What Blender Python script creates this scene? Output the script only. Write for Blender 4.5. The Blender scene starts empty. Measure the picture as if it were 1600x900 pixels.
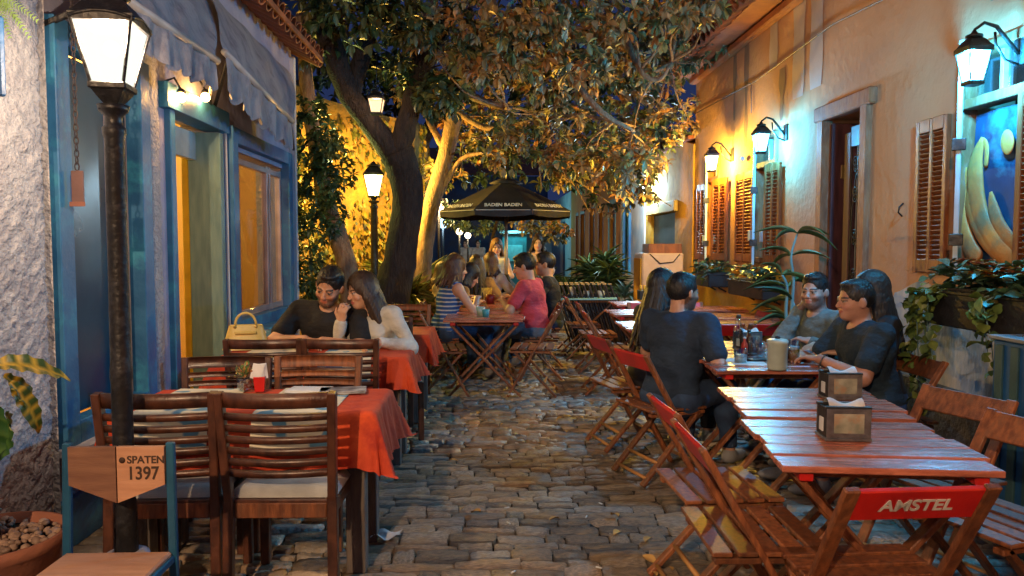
import bpy, math, random
import numpy as np
from mathutils import Vector, Matrix, Euler

random.seed(7); rng = np.random.default_rng(7)
SC = bpy.context.scene
COL = SC.collection
PI = math.pi
def rad(d): return math.radians(d)

# ------------------------------------------------------------------ camera
EYE = 1.45
FPX = 1156.0
cd = bpy.data.cameras.new('camera'); cam = bpy.data.objects.new('camera', cd); COL.objects.link(cam)
cd.sensor_width = 36; cd.lens = FPX/1600*36; cd.clip_start = 0.05; cd.clip_end = 400
cam.location = (0, 0, EYE)
cam.rotation_euler = (rad(90-3.218), 0, rad(-1.982))
SC.camera = cam
RC = cam.rotation_euler.to_matrix()
def ray(px, py): return RC @ Vector(((px-800)/FPX, -(py-450)/FPX, -1))
def onY(px, py, Y):
    d = ray(px, py); t = Y/d.y; return Vector((d.x*t, Y, EYE+d.z*t))
def onX(px, py, X):
    d = ray(px, py); t = X/d.x; return Vector((X, d.y*t, EYE+d.z*t))
def onZ(px, py, z=0.0):
    d = ray(px, py); t = (z-EYE)/d.z; return Vector((d.x*t, d.y*t, z))

# ------------------------------------------------------------------ world, exposure
W = bpy.data.worlds.new('World'); SC.world = W; W.use_nodes = True
wn = W.node_tree; bg = wn.nodes['Background']
tc = wn.nodes.new('ShaderNodeTexCoord'); sep = wn.nodes.new('ShaderNodeSeparateXYZ'); cr = wn.nodes.new('ShaderNodeValToRGB')
wn.links.new(tc.outputs['Generated'], sep.inputs[0]); wn.links.new(sep.outputs['Z'], cr.inputs[0]); wn.links.new(cr.outputs[0], bg.inputs[0])
cr.color_ramp.elements[0].color = (0.030, 0.050, 0.155, 1); cr.color_ramp.elements[1].color = (0.026, 0.044, 0.145, 1)
bg.inputs[1].default_value = 0.50
SC.view_settings.view_transform = 'Standard'; SC.view_settings.look = 'None'
SC.view_settings.exposure = 0.15; SC.view_settings.gamma = 1.0; SC.view_settings.use_curve_mapping = False
try:
    SC.cycles.use_denoising = True; SC.cycles.max_bounces = 6; SC.cycles.diffuse_bounces = 3
    SC.cycles.glossy_bounces = 3; SC.cycles.transparent_max_bounces = 8; SC.cycles.sample_clamp_indirect = 4
    SC.cycles.caustics_reflective = False; SC.cycles.caustics_refractive = False
except Exception: pass
LK = 2.2   # overall lamp level

# ------------------------------------------------------------------ materials
MATS = {}
def rgb(c): return (c[0], c[1], c[2], 1)
def mat(name, c, c2=None, scale=6, rough=.6, bump=.15, bscale=60, metal=0, stretch=(1,1,1), attr=False, coat=0,
        detail=5, c3=None, s3=1.5, rvar=.12, obj_var=0.0, spec=.5, trans=0, bdist=.01, lo=.35, hi=.65):
    if name in MATS: return MATS[name]
    m = bpy.data.materials.new(name); m.use_nodes = True; nt = m.node_tree; N = nt.nodes; L = nt.links
    b = N['Principled BSDF']
    t = N.new('ShaderNodeTexCoord'); mp = N.new('ShaderNodeMapping'); mp.inputs['Scale'].default_value = stretch
    L.new(t.outputs['Object'], mp.inputs[0])
    oi = N.new('ShaderNodeObjectInfo'); ad = N.new('ShaderNodeVectorMath'); ad.operation = 'ADD'
    ms = N.new('ShaderNodeVectorMath'); ms.operation = 'SCALE'; L.new(oi.outputs['Location'], ms.inputs[0]); ms.inputs['Scale'].default_value = 3.7
    L.new(mp.outputs[0], ad.inputs[0]); L.new(ms.outputs[0], ad.inputs[1])
    n1 = N.new('ShaderNodeTexNoise'); n1.inputs['Scale'].default_value = scale; n1.inputs['Detail'].default_value = detail
    L.new(ad.outputs[0], n1.inputs['Vector'])
    if c2 is None: c2 = tuple(x*.72 for x in c)
    r = N.new('ShaderNodeValToRGB'); r.color_ramp.elements[0].position = lo; r.color_ramp.elements[1].position = hi
    r.color_ramp.elements[0].color = rgb(c2); r.color_ramp.elements[1].color = rgb(c)
    L.new(n1.outputs['Fac'], r.inputs[0]); colr = r.outputs[0]
    if attr:
        a = N.new('ShaderNodeAttribute'); a.attribute_name = 'Col'
        mx = N.new('ShaderNodeMix'); mx.data_type = 'RGBA'; mx.blend_type = 'MULTIPLY'; mx.inputs[0].default_value = 1
        L.new(a.outputs['Color'], mx.inputs[6]); L.new(colr, mx.inputs[7]); colr = mx.outputs[2]
    if c3 is not None:
        n3 = N.new('ShaderNodeTexNoise'); n3.inputs['Scale'].default_value = s3; n3.inputs['Detail'].default_value = 6
        n3.inputs['Roughness'].default_value = .65
        L.new(ad.outputs[0], n3.inputs['Vector'])
        r3 = N.new('ShaderNodeValToRGB'); r3.color_ramp.elements[0].position = .5; r3.color_ramp.elements[1].position = .66
        L.new(n3.outputs['Fac'], r3.inputs[0])
        mx = N.new('ShaderNodeMix'); mx.data_type = 'RGBA'; L.new(r3.outputs[0], mx.inputs[0]); L.new(colr, mx.inputs[6]); mx.inputs[7].default_value = rgb(c3)
        colr = mx.outputs[2]
    if obj_var:
        hs = N.new('ShaderNodeHueSaturation'); mr = N.new('ShaderNodeMapRange'); mr.inputs[3].default_value = 1-obj_var; mr.inputs[4].default_value = 1+obj_var
        L.new(oi.outputs['Random'], mr.inputs[0]); L.new(mr.outputs[0], hs.inputs['Value']); L.new(colr, hs.inputs['Color']); colr = hs.outputs[0]
    L.new(colr, b.inputs['Base Color'])
    mr = N.new('ShaderNodeMapRange'); mr.inputs[3].default_value = max(.05, rough-rvar); mr.inputs[4].default_value = min(1, rough+rvar)
    L.new(n1.outputs['Fac'], mr.inputs[0]); L.new(mr.outputs[0], b.inputs['Roughness'])
    b.inputs['Metallic'].default_value = metal; b.inputs['Specular IOR Level'].default_value = spec
    if coat: b.inputs['Coat Weight'].default_value = coat; b.inputs['Coat Roughness'].default_value = .25
    if trans: b.inputs['Subsurface Weight'].default_value = 0; b.inputs['Transmission Weight'].default_value = trans
    if bump:
        n2 = N.new('ShaderNodeTexNoise'); n2.inputs['Scale'].default_value = bscale; n2.inputs['Detail'].default_value = 5
        L.new(ad.outputs[0], n2.inputs['Vector']); bp = N.new('ShaderNodeBump'); bp.inputs['Strength'].default_value = bump; bp.inputs['Distance'].default_value = bdist
        L.new(n2.outputs['Fac'], bp.inputs['Height']); L.new(bp.outputs[0], b.inputs['Normal'])
    MATS[name] = m; return m
def emis(name, c, s, see=.25, tr=.9):
    """a lit lamp glass: it glows and lets its own lamp's light through"""
    if name in MATS: return MATS[name]
    m = bpy.data.materials.new(name); m.use_nodes = True; nt = m.node_tree; N = nt.nodes; L = nt.links; N.clear()
    o = N.new('ShaderNodeOutputMaterial'); e = N.new('ShaderNodeEmission'); e.inputs[0].default_value = rgb(c); e.inputs[1].default_value = s
    t = N.new('ShaderNodeBsdfTransparent'); t.inputs[0].default_value = (tr,tr,tr,1); mx = N.new('ShaderNodeAddShader')
    L.new(t.outputs[0], mx.inputs[0]); L.new(e.outputs[0], mx.inputs[1]); L.new(mx.outputs[0], o.inputs[0]); MATS[name] = m; return m
def glass(name, tint, see=.6, rough=.03):
    if name in MATS: return MATS[name]
    m = bpy.data.materials.new(name); m.use_nodes = True; nt = m.node_tree; N = nt.nodes; L = nt.links; N.clear()
    o = N.new('ShaderNodeOutputMaterial'); g = N.new('ShaderNodeBsdfGlossy'); g.inputs['Roughness'].default_value = rough; g.inputs[0].default_value = (.8,.85,.9,1)
    t = N.new('ShaderNodeBsdfTransparent'); t.inputs[0].default_value = rgb(tint)
    fr = N.new('ShaderNodeFresnel'); fr.inputs[0].default_value = 1.5
    mr = N.new('ShaderNodeMapRange'); mr.inputs[3].default_value = 1-see; mr.inputs[4].default_value = 1
    L.new(fr.outputs[0], mr.inputs[0])
    ge = N.new('ShaderNodeNewGeometry'); iv = N.new('ShaderNodeMath'); iv.operation = 'SUBTRACT'; iv.inputs[0].default_value = 1; L.new(ge.outputs['Backfacing'], iv.inputs[1])
    ml = N.new('ShaderNodeMath'); ml.operation = 'MULTIPLY'; L.new(mr.outputs[0], ml.inputs[0]); L.new(iv.outputs[0], ml.inputs[1])
    mx = N.new('ShaderNodeMixShader'); L.new(ml.outputs[0], mx.inputs[0]); L.new(t.outputs[0], mx.inputs[1]); L.new(g.outputs[0], mx.inputs[2])
    L.new(mx.outputs[0], o.inputs[0]); MATS[name] = m; return m

WG = (9, 9, .8)  # grain stretch along z
M_fold = mat('folding_wood', (.30,.10,.035), (.13,.04,.016), scale=7, rough=.55, bump=.25, bscale=30, stretch=(7,7,1.2), obj_var=.4, coat=.04, c3=(.17,.07,.035), s3=3)
M_top = mat('table_top_wood', (.56,.19,.12), (.32,.09,.055), scale=4, rough=.26, bump=.2, bscale=25, stretch=(1.3,9,9), obj_var=.2, coat=.6, c3=(.20,.06,.035), s3=5)
M_dark = mat('dark_chair_wood', (.10,.034,.017), (.04,.013,.008), scale=6, rough=.4, bump=.2, bscale=30, stretch=(4,4,2), obj_var=.2, coat=.25)
M_red = mat('red_paint', (.60,.016,.012), (.42,.010,.010), scale=8, rough=.38, bump=.1, bscale=50, coat=.2)
M_white_p = mat('white_print', (.75,.73,.70), rough=.6, bump=0)
M_cloth = mat('red_tablecloth', (.60,.075,.020), (.47,.045,.015), scale=3, rough=.9, bump=.5, bscale=9, bdist=.03, c3=(.36,.03,.015), s3=4)
M_cush = mat('grey_cushion', (.42,.41,.38), (.30,.30,.28), scale=10, rough=.9, bump=.3, bscale=200)
M_iron = mat('black_iron', (.012,.013,.018), (.02,.018,.018), scale=25, rough=.42, bump=.35, bscale=45, metal=.3, c3=(.045,.045,.05), s3=22)
M_steel = mat('brushed_steel', (.25,.27,.29), (.16,.17,.19), scale=30, rough=.35, metal=.7, bump=.05)
M_bluepaint = mat('blue_paint', (.035,.17,.36), (.018,.095,.24), scale=3, rough=.45, bump=.25, bscale=30, c3=(.04,.26,.42), s3=4)
M_blued = mat('dark_blue_paint', (.012,.09,.26), (.008,.05,.15), scale=3, rough=.4, bump=.2, bscale=25)
M_bwall = mat('blue_grey_plaster', (.42,.42,.56), (.29,.30,.45), scale=2.2, rough=.85, bump=.6, bscale=16, bdist=.02, c3=(.42,.42,.55), s3=5)
M_rough = mat('rough_stucco', (.50,.49,.52), (.36,.35,.39), scale=9, rough=.95, bump=.8, bscale=38, bdist=.03)
M_smooth = mat('smooth_plaster', (.46,.46,.52), (.34,.35,.45), scale=4, rough=.85, bump=.35, bscale=20, c3=(.25,.27,.35), s3=3)
M_ochre = mat('ochre_plaster', (.61,.35,.19), (.55,.29,.15), scale=1.3, rough=.88, bump=.5, bscale=12, bdist=.02, c3=(.52,.29,.17), s3=.9, detail=8)
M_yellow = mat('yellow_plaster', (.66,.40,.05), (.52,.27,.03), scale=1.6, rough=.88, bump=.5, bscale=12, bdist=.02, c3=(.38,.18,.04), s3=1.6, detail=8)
M_orange = mat('orange_plaster', (.60,.30,.08), (.46,.20,.05), scale=1.6, rough=.88, bump=.4, bscale=12, bdist=.02)
M_white = mat('white_plaster', (.62,.63,.66), (.48,.49,.54), scale=2, rough=.85, bump=.4, bscale=14)
M_int = mat('interior_yellow', (.70,.46,.14), (.60,.36,.10), scale=2, rough=.8, bump=.1)
M_teal = mat('grey_green_wood', (.16,.28,.28), (.10,.20,.22), scale=4, rough=.55, bump=.2, bscale=20, stretch=(6,6,1))
M_door = mat('maroon_wood', (.10,.035,.045), (.05,.02,.03), scale=5, rough=.5, bump=.25, bscale=20, stretch=(6,6,1))
M_shut = mat('shutter_wood', (.29,.085,.022), (.16,.045,.014), scale=5, rough=.5, bump=.25, bscale=25, stretch=(6,6,1), obj_var=.1)
M_frame = mat('weathered_frame', (.36,.13,.045), (.20,.07,.03), scale=4, rough=.7, bump=.5, bscale=22, stretch=(4,4,1), c3=(.30,.15,.09), s3=8)
M_pale = mat('pale_edge_paint', (.55,.66,.75), (.40,.50,.62), scale=6, rough=.5, bump=.1)
M_tile = mat('roof_tile', (.42,.13,.05), (.22,.07,.035), scale=6, rough=.8, bump=.4, bscale=30, obj_var=.3)
M_awn = mat('grey_canvas', (.36,.345,.38), (.26,.25,.29), scale=3, rough=.9, bump=.5, bscale=25, bdist=.02, c3=(.19,.18,.22), s3=5)
M_stone = mat('cobble_stone', (.45,.37,.29), (.19,.165,.15), scale=7, rough=.44, bump=.9, bscale=26, bdist=.02, c3=(.36,.26,.16), s3=2.2, attr=True, rvar=.2)
M_soil = mat('joint_soil', (.045,.036,.03), (.02,.017,.016), scale=20, rough=.95, bump=.9, bscale=80, bdist=.01)
M_bark = mat('dark_bark', (.045,.032,.028), (.018,.014,.015), scale=9, rough=.9, bump=1, bscale=18, bdist=.05, stretch=(3,3,.7))
M_bark2 = mat('pale_bark', (.40,.26,.15), (.22,.13,.08), scale=7, rough=.85, bump=.8, bscale=20, bdist=.03, stretch=(3,3,1))
M_leaf = mat('leaf', (1,1,1), (.6,.6,.6), scale=14, rough=.42, bump=.3, bscale=30, attr=True, rvar=.1)
M_skin = mat('skin', (1,1,1), (.88,.84,.84), scale=22, rough=.5, bump=.06, bscale=160, attr=True, rvar=.08)
M_terra = mat('terracotta', (.36,.14,.08), (.24,.09,.06), scale=6, rough=.8, bump=.3)
M_pebble = mat('pebble', (.36,.24,.17), (.2,.13,.1), scale=20, rough=.7, bump=.3, obj_var=.3)
M_blackp = mat('black_planter', (.010,.010,.014), (.02,.018,.02), scale=8, rough=.6, bump=.2)
M_black = mat('black_canvas', (.010,.011,.018), (.018,.018,.026), scale=5, rough=.75, bump=.3, bscale=30)
M_paper = mat('white_paper', (.72,.74,.76), rough=.85, bump=.2, bscale=60)
M_ceram = mat('white_ceramic', (.62,.64,.62), rough=.3, bump=.03)
M_clear = glass('clear_glass', (.85,.92,.95), .75)
M_winglass = glass('window_glass', (.85,.80,.70), .86)
M_dkglass = mat('dark_window_glass', (.010,.07,.13), (.006,.035,.08), scale=2, rough=.3, bump=.15, bscale=6, rvar=.08, spec=.6)

# ------------------------------------------------------------------ mesh builder
def ortho(d, up=(0,0,1)):
    d = Vector(d).normalized(); up = Vector(up)
    if abs(d.dot(up)) > .98: up = Vector((0,1,0))
    x = up.cross(d).normalized(); y = d.cross(x).normalized()
    return Matrix((x, y, d)).transposed()      # columns x, y, d
class MB:
    def __init__(s): s.V = []; s.F = []; s.S = []
    def add(s, vs, fs, smooth=False):
        n = len(s.V); s.V += [tuple(v) for v in vs]; s.F += [tuple(i+n for i in f) for f in fs]; s.S += [smooth]*len(fs); return s
    def box(s, c, size, R=None, bev=None):
        hx, hy, hz = size[0]/2, size[1]/2, size[2]/2
        if bev is None: bev = min(.004, .2*min(size))
        b = min(bev, .45*min(size)); vs = []; idx = {}
        for sx in (-1,1):
            for sy in (-1,1):
                for sz in (-1,1):
                    for k in range(3):
                        v = [sx*(hx-b), sy*(hy-b), sz*(hz-b)]; v[k] = (sx*hx, sy*hy, sz*hz)[k]
                        idx[(sx,sy,sz,k)] = len(vs); vs.append(Vector(v))
        fs = []
        def q(*k): fs.append([idx[a] for a in k])
        for sg in (-1,1):
            r = [(-1,-1),(1,-1),(1,1),(-1,1)]
            o = r if sg > 0 else r[::-1]
            q(*[(sg,a,b_,0) for a,b_ in o]); q(*[(b_,sg,a,1) for a,b_ in o]); q(*[(a,b_,sg,2) for a,b_ in o])
        for a in (-1,1):
            for b_ in (-1,1):
                e = [(-1,a,b_,1),(1,a,b_,1),(1,a,b_,2),(-1,a,b_,2)]; q(*(e if a*b_ < 0 else e[::-1])[::-1])
                e = [(a,-1,b_,2),(a,1,b_,2),(a,1,b_,0),(a,-1,b_,0)]; q(*(e if a*b_ < 0 else e[::-1])[::-1])
                e = [(a,b_,-1,0),(a,b_,1,0),(a,b_,1,1),(a,b_,-1,1)]; q(*(e if a*b_ < 0 else e[::-1])[::-1])
                for c_ in (-1,1):
                    e = [(a,b_,c_,0),(a,b_,c_,1),(a,b_,c_,2)]; q(*(e if a*b_*c_ > 0 else e[::-1]))
        c = Vector(c)
        if R is None: R = Matrix.Identity(3)
        return s.add([R @ v + c for v in vs], fs)
    def beam(s, a, b, w, t, up=(0,0,1), bev=None):
        a = Vector(a); b = Vector(b); R = ortho(b-a, up); return s.box((a+b)/2, (w, t, (b-a).length), R, bev)
    def tube(s, pts, rs, n=10, caps=True, noise=0, flat=1):
        pts = [Vector(p) for p in pts]
        if not hasattr(rs, '__len__'): rs = [rs]*len(pts)
        vs = []; up = Vector((0,0,1))
        for i, p in enumerate(pts):
            d = (pts[min(i+1, len(pts)-1)] - pts[max(i-1, 0)])
            if d.length < 1e-6: d = Vector((0,0,1))
            if i == 0:
                R = ortho(d); x = R.col[0]
            d.normalize(); x = (x - d*x.dot(d)).normalized(); y = d.cross(x)
            for k in range(n):
                a = 2*PI*k/n; r = rs[i]*(1+noise*math.sin(3*a+i*.7)*.6+noise*random.uniform(-.5,.5))
                vs.append(p + x*math.cos(a)*r + y*math.sin(a)*r*flat)
        fs = []
        for i in range(len(pts)-1):
            for k in range(n): fs.append((i*n+k, i*n+(k+1)%n, (i+1)*n+(k+1)%n, (i+1)*n+k))
        if caps: fs.append(tuple(range(n))[::-1]); fs.append(tuple((len(pts)-1)*n+k for k in range(n)))
        return s.add(vs, fs, True)
    def cyl(s, a, b, r0, r1=None, n=14): return s.tube([a, b], [r0, r0 if r1 is None else r1], n)
    def lathe(s, prof, c=(0,0,0), n=20, sq=False):
        vs = []; fs = []; c = Vector(c)
        for r, z in prof:
            for k in range(n):
                a = 2*PI*k/n + (PI/4 if sq else 0); vs.append(c + Vector((r*math.cos(a), r*math.sin(a), z)))
        for i in range(len(prof)-1):
            for k in range(n): fs.append((i*n+k, i*n+(k+1)%n, (i+1)*n+(k+1)%n, (i+1)*n+k))
        fs.append(tuple(range(n))[::-1]); fs.append(tuple((len(prof)-1)*n+k for k in range(n)))
        return s.add(vs, fs, not sq)
    def ball(s, c, r, n=10, m=7, R=None):
        if not hasattr(r, '__len__'): r = (r,r,r)
        vs = []; c = Vector(c)
        for i in range(m+1):
            t = PI*i/m
            for k in range(n):
                a = 2*PI*k/n; v = Vector((r[0]*math.sin(t)*math.cos(a), r[1]*math.sin(t)*math.sin(a), -r[2]*math.cos(t)))
                vs.append((R @ v if R else v) + c)
        fs = [(i*n+k, i*n+(k+1)%n, (i+1)*n+(k+1)%n, (i+1)*n+k) for i in range(m) for k in range(n)]
        return s.add(vs, fs, True)
    def grid(s, fn, nu, nv, smooth=True):
        vs = [fn(i/nu, j/nv) for j in range(nv+1) for i in range(nu+1)]
        fs = [(j*(nu+1)+i, j*(nu+1)+i+1, (j+1)*(nu+1)+i+1, (j+1)*(nu+1)+i) for j in range(nv) for i in range(nu)]
        return s.add(vs, fs, smooth)
    def prism(s, poly, n, h):
        """poly: 3-D points, extruded by vector n*h"""
        e = Vector(n)*h; k = len(poly); vs = [Vector(p) for p in poly] + [Vector(p)+e for p in poly]
        fs = [tuple(range(k))[::-1], tuple(range(k, 2*k))] + [(i, (i+1)%k, k+(i+1)%k, k+i) for i in range(k)]
        return s.add(vs, fs)
    def mesh(s, name, m):
        me = bpy.data.meshes.new(name); me.from_pydata(s.V, [], s.F); me.polygons.foreach_set('use_smooth', s.S)
        if m: me.materials.append(m)
        me.update(); return me
    def build(s, name, m, parent=None, label=None, loc=None, kind=None):
        return link(name, s.mesh(name, m), parent, label, loc, kind)
def link(name, me, parent=None, label=None, loc=None, kind=None):
    o = bpy.data.objects.new(name, me); COL.objects.link(o)
    if parent is not None: o.parent = parent
    if label: o['label'] = label
    if kind: o['kind'] = kind
    if loc is not None: o.location = loc
    return o
def thing(name, label, cat, loc=(0,0,0), rz=0, group=None, kind=None):
    o = bpy.data.objects.new(name, None); o.empty_display_size = .1; COL.objects.link(o)
    o.location = loc; o.rotation_euler = (0,0,rz); o['label'] = label; o['category'] = cat
    if group: o['group'] = group
    return o
def tag(o, label, cat, group=None):
    o['label'] = label; o['category'] = cat
    if group: o['group'] = group
    return o
def copy_tree(o, parent=None):
    c = o.copy(); COL.objects.link(c)
    if parent is not None: c.parent = parent
    for ch in list(o.children): copy_tree(ch, c)
    return c
def dup(o, loc, rz, label, group=None, rx=0, ry=0, s=None):
    c = copy_tree(o); c.location = loc; c.rotation_euler = (rx, ry, rz); c['label'] = label
    if group: c['group'] = group
    if s: c.scale = (s,s,s)
    return c
def struct(name, mb, m): return mb.build(name, m, kind='structure')
def lamp(parent, loc, watts, c, r=.05, name='bulb_light'):
    d = bpy.data.lights.new(name, 'POINT'); d.energy = watts*LK; d.color = c; d.shadow_soft_size = r
    o = bpy.data.objects.new(name, d); COL.objects.link(o); o.parent = parent; o.location = loc; return o
def text(s_, size, m, parent, loc, rot, name='lettering', bold=.0, ext=.0008, xs=1.0, align='CENTER', shear=0, space=1):
    cu = bpy.data.curves.new(name, 'FONT'); cu.body = s_; cu.size = size; cu.align_x = align; cu.align_y = 'CENTER'; cu.extrude = ext; cu.offset = bold; cu.shear = shear; cu.space_character = space
    t = bpy.data.objects.new('tmp', cu); COL.objects.link(t)
    dg = bpy.context.evaluated_depsgraph_get(); me = bpy.data.meshes.new_from_object(t.evaluated_get(dg)); bpy.data.objects.remove(t)
    me.materials.clear(); me.materials.append(m); me.name = name
    for p in me.polygons: p.material_index = 0
    o = link(name, me, parent); o.location = loc; o.rotation_euler = rot; o.scale = (xs,1,1); return o
def colattr(me, cols):
    a = me.color_attributes.new('Col', 'FLOAT_COLOR', 'POINT'); c = np.ones((len(me.vertices), 4), dtype=np.float32); c[:, :3] = cols; a.data.foreach_set('color', c.ravel())
# ------------------------------------------------------------------ street lamps (first, they light the place)
def lantern(parent, z0, wb, wt, h, m_glow, m_frame=M_iron, cap=1.0):
    """four tilted panes in a frame, with a curved roof; local to parent"""
    fr = MB()
    for sx in (-1,1):
        for sy in (-1,1):
            fr.beam((sx*wb/2, sy*wb/2, z0), (sx*wt/2, sy*wt/2, z0+h), wb*.09, wb*.09)
    fr.box((0,0,z0-.012), (wb*1.15, wb*1.15, .024))
    for a in range(4):
        R = Matrix.Rotation(a*PI/2, 3, 'Z')
        # arched head of each side
        pts = []
        for i in range(9):
            t = -1+i/4; pts.append(R @ Vector((t*wt/2, wt/2, z0+h - .10*h*abs(t)**2 + .05*h)))
        fr.tube(pts, wb*.07, 6)
    fr.build('lantern_frame', m_frame, parent)
    for a in range(4):
        R = Matrix.Rotation(a*PI/2, 3, 'Z'); e = .95
        p = MB(); q = [R @ Vector(v) for v in ((-wb/2*e, wb/2*e, z0), (wb/2*e, wb/2*e, z0), (wt/2*e, wt/2*e, z0+h), (-wt/2*e, wt/2*e, z0+h))]
        n = (q[1]-q[0]).cross(q[3]-q[0]).normalized(); p.prism(q, n, .004); p.build('pane', m_glow, parent)
    W_ = wt*.64*cap
    rf = MB().lathe([(W_*1.13, z0+h-.02), (W_*1.15, z0+h+.005), (W_*.98, z0+h+h*.10), (W_*.72, z0+h+h*.26), (W_*.50, z0+h+h*.34), (W_*.42, z0+h+h*.36)], n=4, sq=True)
    rf.build('roof', m_frame, parent)
    fi = MB().lathe([(W_*.40, z0+h+h*.36), (W_*.52, z0+h+h*.38), (W_*.50, z0+h+h*.44), (W_*.2, z0+h+h*.50), (W_*.12, z0+h+h*.58), (.002, z0+h+h*.64)], n=16)
    fi.build('finial', m_frame, parent)
def street_lamp(label, loc, m_glow, watts, c, H=2.20, k=1.0):
    t = thing('street_lamp', label, 'street lamp', loc, .12, 'lanterns on black posts along the alley')
    MB().lathe([(.085,0),(.085,.28),(.078,.31),(.06,.32)] if k<1 else [(.12,0),(.12,.05),(.105,.09),(.10,.10)], n=20).build('base', M_smooth, t)
    MB().lathe([*[(r_*(.64 if k<1 else 1), z_) for r_, z_ in ((.066,.09),(.062,.5),(.056,.52),(.056,.95),(.060,.97),(.060,1.0),(.056,1.02),(.050,H-.12),(.062,H-.10),(.062,H-.08),(.047,H-.07),(.045,H-.04),(.075,H-.02),(.085,H))]], n=20).build('post', M_iron, t)
    MB().lathe([(.055,H-.02),(.03,H),(.06,H+.03),(.085,H+.06)], n=4, sq=True).build('collar', M_iron, t)
    lantern(t, H+.075, .155*k, .285*k, .31*k, m_glow)
    MB().ball((0,0,H+.2), .028).build('bulb', M_bulb, t)
    lamp(t, (0,0,H+.24), watts, c, .04); return t
M_bulb = emis('bulb_glow', (1,.85,.6), 6, 0)
M_glowwhite = emis('lantern_glow_white', (.93,1,.86), .68, .12, .35)
M_glowwarm = emis('lantern_glow_warm', (1,.62,.16), 5, .2)
M_glowcyan = emis('lantern_glow_cyan', (.35,.85,1), 1.5, .25)
M_glowamber = emis('lantern_glow_amber', (1,.80,.45), 3.0, .25)
M_glowdim = emis('lantern_glow_dim', (1,.6,.3), .55, .2)

p = onY(193, 700, 2.74); p.z = 0
street_lamp('black street lamp in front of the blue window, with a large white lit lantern', p, M_glowwhite, 230, (1,.72,.46), H=1.955, k=.71)
street_lamp('distant yellow glowing street lamp before the ivy wall, left of the forked tree', (onY(585,385,11.0).x, 11.0, 0), M_glowwarm, 250, (1,.54,.08), H=2.12)
# the lamp that lights the tables from behind the photographer
street_lamp('street lamp at the near end of the alley', (-1.25, -2.3, 0), M_glowwarm, 500, (1,.64,.36), H=3.0)

def wall_lantern(label, loc, m_glow, watts, c, s=1.0, X=3.0, lampoff=.0):
    t = thing('wall_lantern', label, 'wall lamp', loc, 0, 'lanterns on brackets above the windows of the orange house')
    dx = X-loc[0]; zo = .235-.207*s
    MB().box((dx-.012, 0, .12-zo), (.02,.09,.16)).build('wall_plate', M_iron, t)
    MB().tube([(dx-.02,0,.10-zo),(dx*.7,0,.17-zo),(dx*.45,0,.25-zo),(dx*.2,0,.27-zo),(0,0,.23-zo)], [.011,.012,.011,.009,.008], 8).tube([(dx-.02,0,.04-zo),(dx*.65,0,.07-zo),(dx*.45,0,.15-zo),(dx*.42,0,.22-zo)], .007, 6).build('bracket', M_iron, t)
    lantern(t, -.17*s, .10*s, .17*s, .23*s, m_glow, cap=1.05)
    MB().ball((0,0,-.06), .022).build('bulb', M_bulb, t)
    lamp(t, (0,0,-.03), watts, c, .05); return t
CY = (.035,.52,1.0)
wall_lantern('cyan-white lantern above the window with the banana painting', onX(1521,90,2.72), M_glowcyan, 110, CY, .76)
wall_lantern('cyan-white lantern above the middle shuttered window, left of the doorway', onX(1189,215,2.74), M_glowcyan, 62, CY, .80)
wall_lantern('warm white lantern above the far shuttered window', onX(1112,248,2.74), M_glowamber, 145, (1,.60,.06), .80)
wall_lantern('bright white lantern high on the white wall beyond the yellow house', onX(1001,292,2.74), emis('lantern_glow_cold', (.8,.95,1), 4, .25), 110, (.50,.80,1.0), 1.0)

# ------------------------------------------------------------------ ground with its cobbles
def gz(x, y): return .012*math.sin(x*1.3+.4)*math.sin(y*.9)+.006*math.sin(x*3.1+y*2.3)
g = MB().grid(lambda u,v: (-30+60*u, -8+(v**2)*150, -.030 if v<.5 else -.030), 30, 40)
ground = struct('ground', g, M_soil)
STV = []
for k in range(26):
    r = random.Random(k); m = MB(); nu, nv = 5, 3; top = []
    wob = [r.uniform(-.06,.06) for _ in range(8)]; tlt = (r.uniform(-.2,.2), r.uniform(-.25,.25))
    def P(u, v, m_=1):
        x = (u-.5); y = (v-.5)
        ex = 1-.05*(abs(2*y)**3); x *= ex*(1+wob[int(v*3)]*.9); y *= (1-.10*(abs(2*x)**4))*(1+wob[3+int(u*4)]*1.3)
        return x, y
    vs = []
    for j in range(nv+1):
        for i in range(nu+1):
            x, y = P(i/nu, j/nv); ed = (i in (0,nu)) or (j in (0,nv))
            vs.append((x, y, (-.27 if ed else .0) + r.uniform(-.15,.15) + tlt[0]*x*1.6 + tlt[1]*y*2.2))
    n0 = len(vs); fs = [(j*(nu+1)+i, j*(nu+1)+i+1, (j+1)*(nu+1)+i+1, (j+1)*(nu+1)+i) for j in range(nv) for i in range(nu)]
    ring = [i for i in range(nu+1)] + [(nu+1)*j+nu for j in range(1,nv+1)] + [(nu+1)*nv+i for i in range(nu-1,-1,-1)] + [(nu+1)*j for j in range(nv-1,0,-1)]
    for i in ring: vs.append((vs[i][0]*1.06, vs[i][1]*1.08, -2.2))
    R_ = len(ring); fs += [(ring[(i+1)%R_], ring[i], n0+i, n0+(i+1)%R_) for i in range(R_)]
    STV.append((np.array(vs), fs))
stones = []
y = 2.2
while y < 27:
    d = rng.uniform(.07,.125)*(1 if y < 12 else 1.35); x = -2.1 + rng.uniform(-.3,0); drift = rng.uniform(-.01,.01)
    while x < 3.05:
        w = rng.choice([rng.uniform(.10,.16), rng.uniform(.15,.25), rng.uniform(.22,.33)]); 
        cx = x+w/2; stones.append((cx, y+d/2+.05*math.sin(cx*1.1+y*.35)+.012*math.sin(cx*5+y), w-.010, d*rng.uniform(.95,1.06)-.007)); x += w
    y += d
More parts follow.
